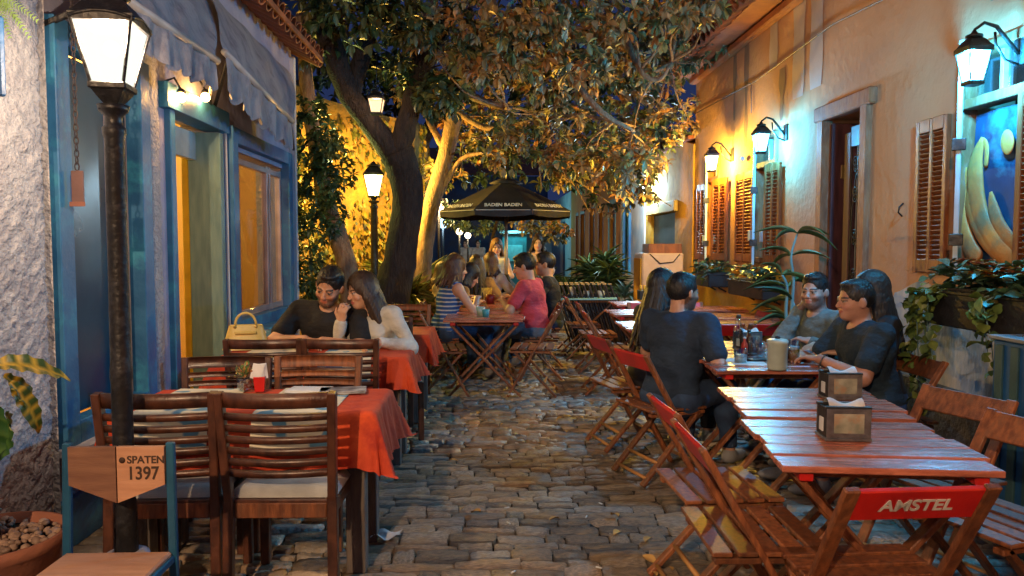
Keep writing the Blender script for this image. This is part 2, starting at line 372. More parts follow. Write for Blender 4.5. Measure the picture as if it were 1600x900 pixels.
def stone_col():
    b = rng.uniform(.45,1.25); t = rng.random()
    c = np.array([1,1,1.0]) if t < .6 else (np.array([1.12,.95,.78]) if t < .85 else np.array([.82,.95,1.12]))
    return c*b
meshes = []
for k, (vs, fs) in enumerate(STV):
    me = bpy.data.meshes.new('cobblestone'); me.from_pydata([tuple(v) for v in vs], [], fs); me.materials.append(M_stone)
    me.polygons.foreach_set('use_smooth', [True]*len(fs)); colattr(me, stone_col()); meshes.append(me)
vis = [s for s in stones if -0.75 < s[0] < 1.6 and s[1] > 2.7]; vis.sort(key=lambda s: s[1]); near = set(vis[:300])
A = []; Fc = []; Cc = []; off = 0
for i, (cx, cy, w, d) in enumerate(stones):
    k = int(rng.integers(26)); h = .030; z = gz(cx, cy) + rng.uniform(-.007,.007); rz = rng.normal(0,.03)
    if (cx, cy, w, d) in near:
        o = link('cobblestone', meshes[k], ground); o.location = (cx, cy, z); o.scale = (w, d, h); o.rotation_euler = (rng.normal(0,.035), rng.normal(0,.018), rz)
    else:
        v = STV[k][0]*np.array([w, d, h]); tx, ty = rng.normal(0,.018), rng.normal(0,.035)
        v[:,2] += v[:,0]*tx + v[:,1]*ty
        c, s = math.cos(rz), math.sin(rz); v = np.stack([v[:,0]*c-v[:,1]*s+cx, v[:,0]*s+v[:,1]*c+cy, v[:,2]+z], 1)
        A.append(v); Fc += [tuple(q+off for q in f) for f in STV[k][1]]; off += len(v); Cc.append(np.tile(stone_col(), (len(v),1)))
me = bpy.data.meshes.new('cobblestones'); me.from_pydata(np.concatenate(A).tolist(), [], Fc); me.materials.append(M_stone)
me.polygons.foreach_set('use_smooth', [True]*len(Fc)); colattr(me, np.concatenate(Cc)); link('cobblestones', me, ground, kind='stuff')

# ------------------------------------------------------------------ walls with openings
def wall_x(name, X, sgn, y0, y1, z0, z1, ops, m, parent, th=.28, top=None):
    """wall in the plane x = X facing sgn; ops = list of (ya, yb, za, zb)"""
    ys = sorted(set([y0,y1]+[v for o in ops for v in o[:2]])); zs = sorted(set([z0,z1]+[v for o in ops for v in o[2:]]))
    nx = X - sgn*th; b = MB()
    def op(i, j):
        if i < 0 or j < 0 or i >= len(ys)-1 or j >= len(zs)-1: return True
        yc = (ys[i]+ys[i+1])/2; zc = (zs[j]+zs[j+1])/2
        return any(o[0] < yc < o[1] and o[2] < zc < o[3] for o in ops)
    T = top or (lambda y: z1)
    for i in range(len(ys)-1):
        for j in range(len(zs)-1):
            if op(i,j): continue
            a, c, l, h = ys[i], ys[i+1], zs[j], zs[j+1]; h1, h2 = (T(a), T(c)) if j == len(zs)-2 else (h, h)
            b.add([(X,a,l),(X,c,l),(X,c,h2),(X,a,h1)], [(0,1,2,3)]); b.add([(nx,a,l),(nx,c,l),(nx,c,h2),(nx,a,h1)], [(0,3,2,1)])
            if op(i-1,j): b.add([(X,a,l),(X,a,h1),(nx,a,h1),(nx,a,l)], [(0,1,2,3)])
            if op(i+1,j): b.add([(X,c,l),(X,c,h2),(nx,c,h2),(nx,c,l)], [(0,3,2,1)])
            if op(i,j-1): b.add([(X,a,l),(X,c,l),(nx,c,l),(nx,a,l)], [(0,3,2,1)])
            if op(i,j+1): b.add([(X,a,h1),(X,c,h2),(nx,c,h2),(nx,a,h1)], [(0,1,2,3)])
    return b.build(name, m, parent)

def yL(px): return onX(px, 400, XL).y
XL = -2.02
# ---------------- the blue house on the left
blue = thing('blue_house', 'blue-grey plastered house with blue window frames and a lit doorway along the left side', 'house', (XL, 5, 0))
def B(mb, name, m, parent=blue, label=None):
    o = mb.build(name, m, parent, label); o.location = (-XL, -5, 0) if parent is blue else (0,0,0); return o
Y = {k: yL(k) for k in (58,72,100,222,250,262,345,356,446,460)}
w1 = (Y[72], Y[222], .50, 2.50); dr = (Y[262], Y[345], 0, 2.36); w2 = (Y[356]+.03, Y[446], .80, 2.22)
o = wall_x('wall', XL, 1, Y[58], Y[460], 0, 3.5, [w1, dr, w2], M_bwall, blue); o.location = (-XL,-5,0)
# rough stucco pilaster, real relief
def rs(u, v):
    yy = -2.5 + (Y[58]+.02+2.5)*u; zz = 3.5*v
    e = min(1, (1-u)*(Y[58]+2.5)/.05)
    n = .5*math.sin(yy*61+math.sin(zz*53)*2)+.5*math.sin(zz*67+math.sin(yy*41)*2.2)+random.uniform(-1,1)
    return (XL+.055*min(1,e+.1)+.006*n, yy, zz)
mb = MB()
def rs2(u, v): return rs(.55+.45*u, v)
mb.grid(rs2, 150, 200); mb.grid(lambda u,v: (XL+.05, -2.5+(.55*(Y[58]+2.5))*u, 3.5*v), 1, 1)
mb.add([(XL+.055,Y[58]+.02,0),(XL+.055,Y[58]+.02,3.5),(XL-.1,Y[58]+.02,3.5),(XL-.1,Y[58]+.02,0)], [(0,1,2,3)])
B(mb, 'stucco_pilaster', M_rough)
B(MB().box((XL+.012,(Y[58]+.02+Y[72])/2-.004,1.75),(.03,Y[72]-Y[58]-.03,3.48)), 'plaster_strip', M_smooth)
# rough narrow strip between window and door, base stripe
def st(u, v):
    return (XL+.015+.012*math.sin(PI*u)+.004*random.uniform(-1,1), Y[222]+.06+(Y[250]-Y[222]-.06)*u, 2.75*v)
B(MB().grid(st, 8, 160), 'plaster_strip', M_rough)
B(MB().box((XL+.012,(Y[72]+Y[222])/2,.12),(.035,Y[222]-Y[72]+.1,.24)), 'base_stripe', M_bluepaint)
B(MB().box((XL+.008,(Y[356]+Y[460])/2,.10),(.03,Y[460]-Y[345]-.02,.20)), 'base_stripe', M_bluepaint)
# window 1
def wframe(op, m, name='window', fw=.09, dep=.05, inset=.0, parent=blue):
    ya, yb, za, zb = op; b = MB()
    for yy in (ya+fw/2, yb-fw/2): b.box((XL+dep/2-inset, yy, (za+zb)/2), (dep+.04, fw, zb-za))
    b.box((XL+dep/2-inset-.002, (ya+yb)/2, zb-fw/2), (dep+.04, yb-ya-2*fw-.002, fw)); b.box((XL+dep/2-inset-.002, (ya+yb)/2, za+fw/2), (dep+.04, yb-ya-2*fw-.002, fw))
    return b.build(name, m, parent)
wf = wframe(w1, M_bluepaint, fw=.115); wf.location = (-XL,-5,0)
mid = Y[72]+ (Y[222]-Y[72])*.76
B(MB().box((XL-.02, mid, 1.5), (.06,.05,1.80)), 'mullion', M_blued, wf)
B(MB().box((XL-.06, (Y[72]+mid)/2+.03, 1.5), (.02, mid-Y[72]-.2, 1.78)), 'pane', M_dkglass, wf)
B(MB().box((XL-.05, (Y[222]+mid)/2, 1.5), (.02, Y[222]-mid-.16, 1.78)), 'panel', M_blued, wf)
B(MB().box((XL+.05, (Y[72]+Y[222])/2, .485), (.16, Y[222]-Y[72]+.04, .04)), 'sill', M_smooth, wf)
# doorway: frame, lintel, open leaf, room behind
ya, yb, za, zb = dr
fr = MB(); 
fr.box((XL-.02, ya+.035, zb/2), (.12,.07,zb)); fr.box((XL-.02,(ya+yb)/2, zb+.03),(.16,yb-ya+.16,.16))
df = B(fr, 'door_frame', M_bluepaint)
B(MB().box((XL-.075, yb-.055, zb/2-.03), (.24,.07,zb-.07)), 'door_jamb', M_teal, df)
B(MB().box((XL-.225, yb-.050, zb/2-.03), (.05,.06,zb-.07)), 'door_jamb', mat('yellow_door_edge', (.75,.55,.04), rough=.5), df, 'bright yellow inner strip')
B(MB().box((XL-.27, yb-.50, 1.12), (.03,.055,2.2)), 'door_edge', mat('yellow_door_edge', (.75,.55,.04), rough=.5), df)
B(MB().box((XL-.16,(ya+yb)/2,zb-.17),(.05,yb-ya-.16,.20)), 'transom', mat('transom_glass_frame', (.55,.60,.62), rough=.4), df)
# window 2
ya, yb, za, zb = w2
wf = wframe((ya-.06,yb+.06,za-.06,zb+.16), M_bluepaint, fw=.12); wf.location = (-XL,-5,0)
a = MB()
for yy in (ya+.10, (ya+yb)/2+.28, (ya+yb)/2+.36, yb-.10): a.box((XL-.035, yy, (za+zb)/2), (.05,.045,zb-za-.06))
a.box((XL-.036,(ya+yb)/2,zb-.07),(.05,yb-ya-.14,.05)); a.box((XL-.036,(ya+yb)/2,za+.09),(.05,yb-ya-.14,.05))
B(a, 'sash', mat('pink_aluminium', (.52,.42,.42), rough=.35, bump=.02, metal=.3), wf)
for c0, c1 in ((ya+.13,(ya+yb)/2+.26), ((ya+yb)/2+.39, yb-.12)):
    B(MB().box((XL-.04,(c0+c1)/2,(za+zb)/2),(.006,c1-c0,zb-za-.2)), 'pane', M_winglass, wf)
B(MB().box((XL+.09, (ya+yb)/2, za-.05), (.24, yb-ya+.10, .045)), 'sill', M_bluepaint, wf)
cur = MB().grid(lambda u,v: (XL-.30+.025*math.sin(u*75), ya+.05+(yb-ya-.1)*u*.75, za-.1+(zb-za+.1)*v), 90, 2)
mc = mat('tan_curtain', (.62,.42,.24), rough=.9, bump=.1); nt_ = mc.node_tree; tl_ = nt_.nodes.new('ShaderNodeBsdfTranslucent'); tl_.inputs[0].default_value = (.75,.50,.26,1); ms_ = nt_.nodes.new('ShaderNodeMixShader'); ms_.inputs[0].default_value = .5
nt_.links.new(nt_.nodes['Principled BSDF'].outputs[0], ms_.inputs[1]); nt_.links.new(tl_.outputs[0], ms_.inputs[2]); nt_.links.new(ms_.outputs[0], nt_.nodes['Material Output'].inputs[0])
B(cur, 'curtain', mc, wf)
# the room
rm = MB(); X0, X1, y0, y1, zt = XL-3.2, XL-.30, 4.2, 7.7, 2.9
rm.add([(X0,y0,0),(X1,y0,0),(X1,y1,0),(X0,y1,0),(X0,y0,zt),(X1,y0,zt),(X1,y1,zt),(X0,y1,zt)], [(0,1,2,3),(4,7,6,5),(0,4,5,1),(1,5,6,2),(2,6,7,3),(3,7,4,0)])
rm.F = [f for f in rm.F if f != (1,5,6,2)]; rm.S = [False]*len(rm.F)
B(rm, 'room', M_int)
ceiling = thing('ceiling_lamp', 'lit ceiling lamp inside the blue house beyond the doorway', 'lamp', (XL-1.5, 6.0, 2.60))
MB().ball((0,0,0), .09).build('globe', emis('globe_glow', (1,.8,.45), 3, .3), ceiling); MB().cyl((0,0,.08),(0,0,.35),.008,n=6).build('rod', M_iron, ceiling); lamp(ceiling, (0,0,0), 60, (1,.74,.34), .08)
# furniture inside doorway
t = thing('side_chair', 'dark wooden chair standing just inside the lit doorway', 'chair', (XL-.55, 5.05, 0))
for sx in (-.18,.18):
    for sy in (-.18,.18): MB().box((sx,sy,.22),(.035,.035,.44)).build('leg', M_dark, t)
MB().box((0,0,.46),(.42,.42,.05)).build('seat', M_blued, t)
for k in range(3): MB().box((0,.19,.62+.13*k),(.40,.02,.07)).build('back_slat', M_dark, t)
# eaves tiles of the blue house (dark), roof
def tile_mesh(L=.42, r=.085):
    b = MB(); n = 8
    def f(u, v): a = PI*u; rr = r*(1-.16*v); return (rr*math.cos(a), -L/2+L*v, rr*math.sin(a))
    def f2(u, v): a = PI*u; rr = (r-.014)*(1-.16*v); return (rr*math.cos(a), -L/2+L*v, rr*math.sin(a))
    b.grid(f, n, 2); b.grid(f2, n, 2)
    e = [(f(i/n,0), f2(i/n,0)) for i in range(n+1)]
    vs = [q for pr in e for q in pr]; b.add(vs, [(2*i,2*i+1,2*i+3,2*i+2) for i in range(n)]); return b.mesh('roof_tile', M_tile)
TM = tile_mesh()
def eaves(parent, off, X, z, sgn, y0, y1, step=.185, rows=2, slope=.42):
    k = 0; yy = y0
    while yy < y1:
        for r_ in range(rows):
            for up in (0,1):
                o = link('roof_tile', TM, parent); d = r_*.34
                o.rotation_euler = ((slope if up else slope), (0 if up else PI), (PI/2 if sgn < 0 else -PI/2))
                o.rotation_euler = Euler((0,0,0)); 
                M_ = Matrix.Rotation(-PI/2 if sgn > 0 else PI/2, 4, 'Z') @ Matrix.Rotation(slope, 4, 'X') @ Matrix.Rotation(0 if up else PI, 4, 'Y') @ Matrix.Rotation(random.uniform(-.03,.03), 4, 'Z')
                M_.translation = Vector((X + sgn*(d*math.cos(slope)) - off[0], yy + (0 if up else step/2) - off[1], z + d*math.sin(slope) + (.045 if up else .04) + random.uniform(-.006,.006)))
                o.matrix_local = M_
        yy += step
eaves(blue, (XL,5), XL+.10, 3.46, -1, 4.2, 8.0)
B(MB().prism([(XL+.30,2.5,3.38),(XL-3.5,2.5,5.0),(XL-3.5,8.0,5.0),(XL+.30,8.0,3.38)], (0,0,1), .05), 'roof', M_tile)
B(MB().add([(XL,Y[460],0),(XL-3.4,Y[460],0),(XL-3.4,Y[460],4.9),(XL,Y[460],3.45)], [(0,1,2,3)]), 'end_wall', M_white)
B(MB().box((XL+.02, Y[460]-.035, 1.7), (.05,.07,3.4)), 'corner_trim', M_white)
# conduit strip by the door
B(MB().tube([(XL+.03, yL(350), 0),(XL+.03, yL(350), 2.45)], .012, 8), 'pipe', M_white)

# awnings
def awning(label, ty0, ty1, zt0, zt1, b0, b1, drop, X=XL+.01, sc=.13):
    t = thing('awning', label, 'awning', (X, (ty0+ty1)/2, 0), 0, 'folding canvas awnings on the blue house')
    o_ = Vector((X, (ty0+ty1)/2, 0)); T0 = Vector((X,ty0,zt0)); T1 = Vector((X,ty1,zt1)); b0 = Vector(b0); b1 = Vector(b1)
    def f(u, v):
        a = T0.lerp(T1,u); b = b0.lerp(b1,u); q = a.lerp(b,v) - o_; q.z += -.05*math.sin(PI*v) + .012*math.sin(u*40)*v; q.x += .05*math.sin(PI*v)*(1-v)+.008*math.sin(u*23+v*6); return q
    MB().grid(f, 60, 10).build('canopy', M_awn, t)
    n = max(3, int((b1-b0).length/sc))
    def g_(u, v):
        b = b0.lerp(b1,u) - o_; s_ = abs(math.sin(PI*n*u)); h = drop*(.84+.16*s_); return b + Vector((.012*math.sin(u*31+v*2)+.018*v*math.sin(u*50), 0, -.01-h*v))
    MB().grid(g_, n*8, 5).build('valance', M_awn, t)
    MB().tube([b0-o_+Vector((0,-.02,0)), b1-o_+Vector((0,.02,0))], .022, 10).build('front_bar', mat('pale_bar', (.42,.42,.44), rough=.4), t)
    for yy, bb in ((ty0+.06,b0.lerp(b1,.04)), (ty1-.06,b0.lerp(b1,.96))):
        MB().beam(Vector((X+.01,yy,2.45))-o_, bb-o_, .025,.025).build('arm', M_iron, t)
    return t
aw = awning('nearer grey canvas awning above the lit doorway', yL(60), yL(333), 3.25, 3.25, onX(178,-14,-1.68), onX(338,94,-1.68), .20)
awning('farther grey canvas awning above the wide window', yL(330), yL(461), 3.30, 3.22, onX(352,82,-1.68), onX(456,190,-1.72), .27)
# two small warm lamps over the door
for (px, py, lb) in ((283,152,'left bulb of the two warm wall lamps over the lit doorway'), (321,152,'right bulb of the two warm wall lamps over the lit doorway')):
    q = onX(px, py, XL+.10); t = thing('wall_lamp', lb, 'wall lamp', q, 0, 'bulbs over the doorway')
    MB().tube([(-.098,0,.10),(-.04,0,.12),(0,0,.05)], .007, 6).build('bracket', M_iron, t); MB().lathe([(.012,.055),(.022,.045),(.03,.03)], n=10).build('socket', M_iron, t)
    MB().ball((0,0,0), .032).build('bulb', emis('warm_bulb', (1,.62,.2), 9, .2), t); lamp(t, (0,0,0), 4, (1,.48,.12), .03)
# chain with a small plaque
q0 = onX(112, 0, -1.9); t = thing('hanging_sign', 'small pinkish plaque hanging on a long rusty chain before the blue window', 'sign', (q0.x, q0.y, 0))
zb = onX(114, 262, -1.9).z; lk = MB(); z = 3.2; k = 0
while z > zb:
    R = Matrix.Rotation(PI/2*(k%2), 3, 'Z')
    pts = [R @ Vector((.010*math.cos(a), 0, .019*math.sin(a))) + Vector((0,0,z)) for a in [i*PI/4 for i in range(9)]]; lk.tube(pts, .0032, 5, caps=False); z -= .030; k += 1
lk.build('chain', mat('rusty_chain', (.12,.09,.09), (.06,.05,.06), rough=.7, metal=.5), t)
MB().box((0,0,zb-.09),(.055,.012,.16)).build('plaque', mat('pink_plaque', (.16,.085,.08), rough=.7), t); MB().box((0,-.008,zb-.165),(.072,.004,.022)).build('plaque_edge', mat('plaque_edge', (.25,.1,.07)), t)
t = thing('blue_sign', 'edge of a dark blue hanging panel at the far left', 'sign', onY(-14,88,2.9)); MB().box((0,0,0),(.10,.02,.30),bev=.008).build('panel', M_blued, t); MB().cyl((0,0,.15),(0,0,1.2),.004,n=5).build('cord', M_iron, t)

# ---------------- the orange house on the right
XR = 3.0
def yR(px): return onX(px, 400, XR).y
house = thing('orange_house', 'long ochre plastered colonial house with wooden shutters and a tall doorway on the right', 'house', (XR, 6, 0))
def H(mb, name, m, parent=house, label=None):
    o = mb.build(name, m, parent, label); o.location = (-XR, -6, 0) if parent is house else (0,0,0); return o
zW0, zW1, zT = 1.27, 2.30, 2.66
W3 = (3.72, yR(1494), zW0, zT); W2 = (yR(1213), yR(1178), zW0, zT-.02); W1 = (yR(1124), yR(1104), zW0, zT-.02); DR = (yR(1352), yR(1286), 0.0, 2.56)
yE = 10.62
o = wall_x('wall', XR, -1, -3, yE, 0, 3.95, [W1, W2, W3, DR], M_ochre, house, th=.35); o.location = (-XR,-6,0)
H(MB().box((XR-.010, (2.0+DR[0]-.2)/2, .27), (.04, DR[0]-.2-2.0, .54), bev=.01), 'plinth', mat('dark_stone_base', (.09,.075,.07), (.04,.035,.035), scale=5, rough=.9, bump=.8, bscale=20, bdist=.03))
H(MB().grid(lambda u,v: (XR-.006+.003*random.random(), 3.3+2.0*u+.05*math.sin(v*9), .54+.62*v+.05*math.sin(u*17)*(v>.5)), 30, 12), 'plaster_patch', mat('limewash_patch', (.58,.55,.52), (.34,.40,.50), scale=3, rough=.9, bump=.6, bscale=14, c3=(.20,.30,.42), s3=2, stretch=(1,3,1)))
H(MB().box((XR-.001,(7.15+yE)/2,.60),(.012,yE-7.15,1.20),bev=.002), 'yellow_light_band', M_yellow)  # yellow band on the lower wall, with the yellow lamplight put into its colour
# drips of old pale paint high on the wall
pat = mat('pale_paint_run', (.60,.52,.48), (.52,.42,.36), scale=3, rough=.85, bump=.3)
for (pa, pb, y0_, y1_) in ((1232,1252,0,155), (1258,1280,-30,140), (1196,1210,20,110)):
    ya_, yb_ = yR(pb), yR(pa); za_, zb_ = onX((pa+pb)/2, y1_, XR).z, min(3.93, onX((pa+pb)/2, y0_, XR).z)
    H(MB().grid(lambda u,v: (XR-.0045, ya_+(yb_-ya_)*(.5+(u-.5)*(1-.25*(1-v)+.12*math.sin(v*7))), za_+(zb_-za_)*v), 6, 16), 'paint_run', pat)
drk = mat('soot_streak', (.22,.15,.12), (.30,.19,.12), scale=6, rough=.9)
for (pa, pb, y0_, y1_) in ((1141,1147,90,190), (1158,1166,60,230), (1212,1222,110,190)):
    ya_, yb_ = yR(pb), yR(pa); za_, zb_ = onX((pa+pb)/2, y1_, XR).z, min(3.93, onX((pa+pb)/2, y0_, XR).z)
    H(MB().grid(lambda u,v: (XR-.0040, ya_+(yb_-ya_)*(.5+(u-.5)*(.3+.7*v+.2*math.sin(v*11))), za_+(zb_-za_)*v), 5, 14), 'soot_streak', drk)
# roof, soffit, eaves
H(MB().prism([(XR-.36,-3,3.86),(XR-.36,yE+.1,3.86),(XR-.36,yE+.1,3.90),(XR-.36,-3,3.90)], (1,0,0), .36), 'soffit', mat('orange_soffit', (.55,.20,.07), (.40,.13,.05), scale=5, rough=.7, bump=.3))
H(MB().box((XR-.05,(yE-3)/2,3.80),(.10,yE+3,.10),bev=.02), 'cornice', mat('cornice_paint', (.50,.20,.06), (.36,.12,.05), rough=.8, bump=.3))
eaves(house, (XR,6), XR-.36, 3.90, 1, 3.0, yE+.1, rows=3)
H(MB().prism([(XR-.30,-3,3.93),(XR-.30,yE,3.93),(XR+4,yE,5.8),(XR+4,-3,5.8)], (0,0,1), -.03), 'roof', M_tile)
H(MB().add([(XR,yE,0),(XR+4,yE,0),(XR+4,yE,5.7),(XR,yE,3.95)], [(0,3,2,1)]), 'end_wall', M_ochre)
# shutters
def shutter(pa, pb, X, z0, z1, ang=0, nsl=26, label=None):
    """leaf in the y direction from ya to yb"""
    ya_, yb_ = yR(pa), yR(pb); w = yb_-ya_; t = MB(); h = z1-z0; st_ = .05 if w > .45 else .042; cy = w/2
    for c in (st_/2, w/2, w-st_/2): t.box((0,c,h/2),(.032,st_*(1 if c != w/2 else .8),h))
    for c in (.05, h-.04): 
        for s_ in (0,1):
            a = st_ if s_ == 0 else w/2+st_*.4; b = w/2-st_*.4 if s_ == 0 else w-st_; t.box((-.001,(a+b)/2,c),(.030,b-a-.001,.09))
    sh = t.build('shutter', M_shut, house, label); sh.location = (X-XR, ya_-6, z0); sh.rotation_euler = (0,0,ang)
    a = st_; b = w/2-st_*.4; sl = MB().box((0,0,0),(.030, b-a-.003, .008),Matrix.Rotation(.75,3,'Y'),bev=.001).mesh('slat', M_shut)
    for s_ in (0,1):
        yc = (a+b)/2 if s_ == 0 else (w/2+st_*.4+w-st_)/2
        for k in range(nsl):
            o = link('slat', sl, sh); o.location = (0, yc, .115+(h-.22)*k/(nsl-1))
    return sh
shutter(1484,1433, XR-.03, zW0, zW1, -.03, 26); shutter(1665,1596, XR-.03, zW0-.02, zW1, .04, 26)
shutter(1180,1151, XR-.03, zW0, zW1, -.02, 22); shutter(1225,1206, XR-.05, zW0, zW1, .12, 22)
shutter(1105,1091.5, XR-.03, zW0, zW1, 0, 22); shutter(1141,1123, XR-.05, zW0, zW1, .10, 22)
def window(op, pl, painting=False):
    ya_, yb_, za_, zb_ = op; w = yb_-ya_; cy = (ya_+yb_)/2; b = MB()
    jw = .03 if painting else .06
    for yy in (ya_+.03, yb_-jw/2): b.box((XR+.03,yy,(za_+zb_)/2),(.12,jw,zb_-za_))
    for zz in (za_+.03, zW1+.03, zb_-.02): b.box((XR+.031,cy,zz),(.12,w-.122,.06))
    f = H(b, 'window_frame', M_frame)
    n = max(2, int(w/.27)); ww = (w-.12)/n
    for k in range(n):
        H(MB().box((XR+.06, ya_+.06+ww*(k+.5), (zW1+.06+zb_-.04)/2), (.006, ww-.03, zb_-zW1-.12)), 'pane', M_pane, f)
        if k: H(MB().box((XR+.05, ya_+.06+ww*k, (zW1+.06+zb_-.04)/2), (.05,.03, zb_-zW1-.10)), 'glazing_bar', M_pale, f)
    # the glazed casement, swung open so that its edge points down the alley
    hx, hy = XR-.02, yb_-.02; d = Vector((-hx, -hy, 0)).normalized(); L_ = pl; R = Matrix.Rotation(math.atan2(d.y, d.x), 3, 'Z')
    cs = MB(); 
    def bb(c, s_): cs.box(Vector((hx,hy,0)) + R @ Vector((c[0],0,0)) + Vector((0,0,c[1])), s_, R)
    zc0, zc1 = za_-.02, zb_ if painting else zb_-.05
    bb((.02,(zc0+zc1)/2),(.04,.028,zc1-zc0)); bb((L_-.02,(zc0+zc1)/2),(.04,.028,zc1-zc0))
    for zz in (zc0+.03, (zc0+zc1)/2, zc1-.03): bb((L_/2,zz),(L_-.082,.026,.05))
    c = H(cs, 'casement', M_pale)
    g_ = MB().box(Vector((hx,hy,0)) + R @ Vector((L_/2,0,0)) + Vector((0,0,(zc0+zc1)/2)), (L_-.08,.006,zc1-zc0-.1), R); H(g_, 'pane', M_clear, c)
    for zz in (za_+.22, zW1-.25): H(MB().box(Vector((hx,hy,zz)) + R @ Vector((L_,0,0)), (.02,.075,.07), R), 'hinge', M_iron, c)
    return f
M_pane = glass('transom_pane', (.5,.75,.85), .45, .12)
f3 = window(W3, .36, True); f2 = window(W2, .34); f1 = window(W1, .30)
# inner sash, dark recess behind windows
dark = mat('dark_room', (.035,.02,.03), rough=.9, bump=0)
for op, f in ((W1,f1),(W2,f2)):
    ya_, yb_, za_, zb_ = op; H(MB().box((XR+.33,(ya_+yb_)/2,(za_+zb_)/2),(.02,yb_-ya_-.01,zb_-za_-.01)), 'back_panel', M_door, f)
    s_ = MB(); 
    for yy in (ya_+.10, yb_-.10): s_.box((XR+.20,yy,1.85),(.04,.05,.85))
    for zz in (1.45,1.72,1.98,2.24): s_.box((XR+.199,(ya_+yb_)/2,zz),(.035,yb_-ya_-.26,.035))
    H(s_, 'inner_sash', mat('sash_paint', (.42,.26,.26), rough=.6), f)
# doorway with maroon door and iron grille
ya_, yb_, za_, zb_ = DR; b = MB(); fw = .10
for yy, w_ in ((ya_+.0, fw),(yb_+.02, fw)): b.box((XR-.01,yy,zb_/2),(.08,w_,zb_))
b.box((XR-.014,(ya_+yb_)/2,zb_+.055),(.10,yb_-ya_+.24,.13), bev=.012)
df = H(b, 'door_frame', M_frame)
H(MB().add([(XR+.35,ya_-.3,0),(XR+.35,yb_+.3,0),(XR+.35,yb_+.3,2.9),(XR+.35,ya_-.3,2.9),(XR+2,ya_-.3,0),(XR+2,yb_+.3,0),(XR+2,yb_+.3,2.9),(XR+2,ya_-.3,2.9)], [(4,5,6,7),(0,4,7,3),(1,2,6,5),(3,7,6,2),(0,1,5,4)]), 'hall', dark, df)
lf = MB(); w_ = (yb_-ya_-.12)*.5
# far leaf solid, at the jamb, swung in; near leaf closed with a glazed grille
lf.box((XR+.40, yb_-.09, 1.2), (w_, .045, 2.36)); 
for zz in (.5,1.3,2.0): lf.box((XR+.40, yb_-.120, zz), (w_-.14,.02,.5 if zz<2 else .35))
lf.box((XR+.175,yb_-.075,1.27),(.32,.03,2.5))
H(lf, 'door_leaf', M_door, df)
for zz in (.95, 2.10): H(MB().box((XR+.12, yb_-.098, zz), (.05,.02,.12)), 'hinge', mat('brass', (.45,.30,.12), rough=.4, metal=.6), df)
R_ = MB(); xg = XR+.06; yc = (ya_+yb_)/2+.02; y0_, y1_ = ya_+.08, yc+.02; z0_, z1_ = 1.05, 2.28
for yy in (y0_, y1_): R_.box((xg,yy,1.22),(.05,.10,2.36))
for zz in (.12,.95,2.36): R_.box((xg+.001,(y0_+y1_)/2,zz),(.045,y1_-y0_-.102,.17))
R_.box((xg+.004,(y0_+y1_)/2,.53),(.03,y1_-y0_-.102,.66))
H(R_, 'door_leaf', M_door, df)
H(MB().box((xg+.03,(y0_+y1_)/2,1.66),(.006,y1_-y0_-.11,1.26)), 'pane', mat('frosted_glass', (.55,.58,.60), rough=.3, bump=.3, bscale=60), df)
gi = MB(); cy = (y0_+y1_)/2; hw = (y1_-y0_)/2-.055
def curl(zc, s_, r0, turns=1.4, d=1, yo=0):
    pts = []
    for i in range(22):
        a = i/21*turns*2*PI; r = r0*(1-i/24); pts.append((xg-.012, cy+yo+s_*(r0 - r*math.cos(a)), zc + d*r*math.sin(a)))
    gi.tube(pts, .006, 5)
for s_ in (-1,1):
    for zc in (1.22,1.55,1.90,2.15): curl(zc, s_, hw*.42); curl(zc-.05, s_, hw*.36, d=-1)
    gi.beam((xg-.012,cy+s_*hw,1.05),(xg-.012,cy+s_*hw,2.28),.010,.010)
gi.beam((xg-.012,cy,1.04),(xg-.012,cy,2.28),.012,.012)
gi.tube([(xg-.012,cy-hw*math.cos(a),1.15+.5*0+.9*math.sin(a)) for a in [PI*i/14 for i in range(15)]], .006, 5)
H(gi, 'iron_grille', M_iron, df)
# wall cleat and small boxes
H(MB().tube([(XR-.0,yR(1409),onX(1409,318,XR).z),(XR-.035,yR(1409)-.01,onX(1409,324,XR).z),(XR-.035,yR(1409),onX(1409,332,XR).z),(XR-.0,yR(1409)+.01,onX(1409,338,XR).z)], .006, 6), 'wall_hook', M_iron)
for (px,py) in ((1100,374),(1116,374),(1172,368),(1190,370),(1115,400)): 
    q = onX(px,py,XR-.08); H(MB().box(q,(.03,.07,.11)), 'hinge_tab', M_pale)
q = onX(1160,248,XR-.04); H(MB().ball(q, .03), 'wall_knob', M_white)

# cables along the orange wall, and a crack
cb = MB(); cb.tube([(XR-.02,3.0,3.35),(XR-.015,5.5,3.30),(XR-.02,6.4,3.36),(XR-.015,8.2,3.28),(XR-.02,10.5,3.34)],.007,5)
cb.tube([(XR-.016,8.35,3.28),(XR-.016,8.33,2.95)],.006,5); cb.tube([(XR-.016,4.6,3.31),(XR-.016,4.35,2.9)],.006,5)
H(cb, 'cable', mat('painted_cable',(.30,.20,.15),rough=.6))

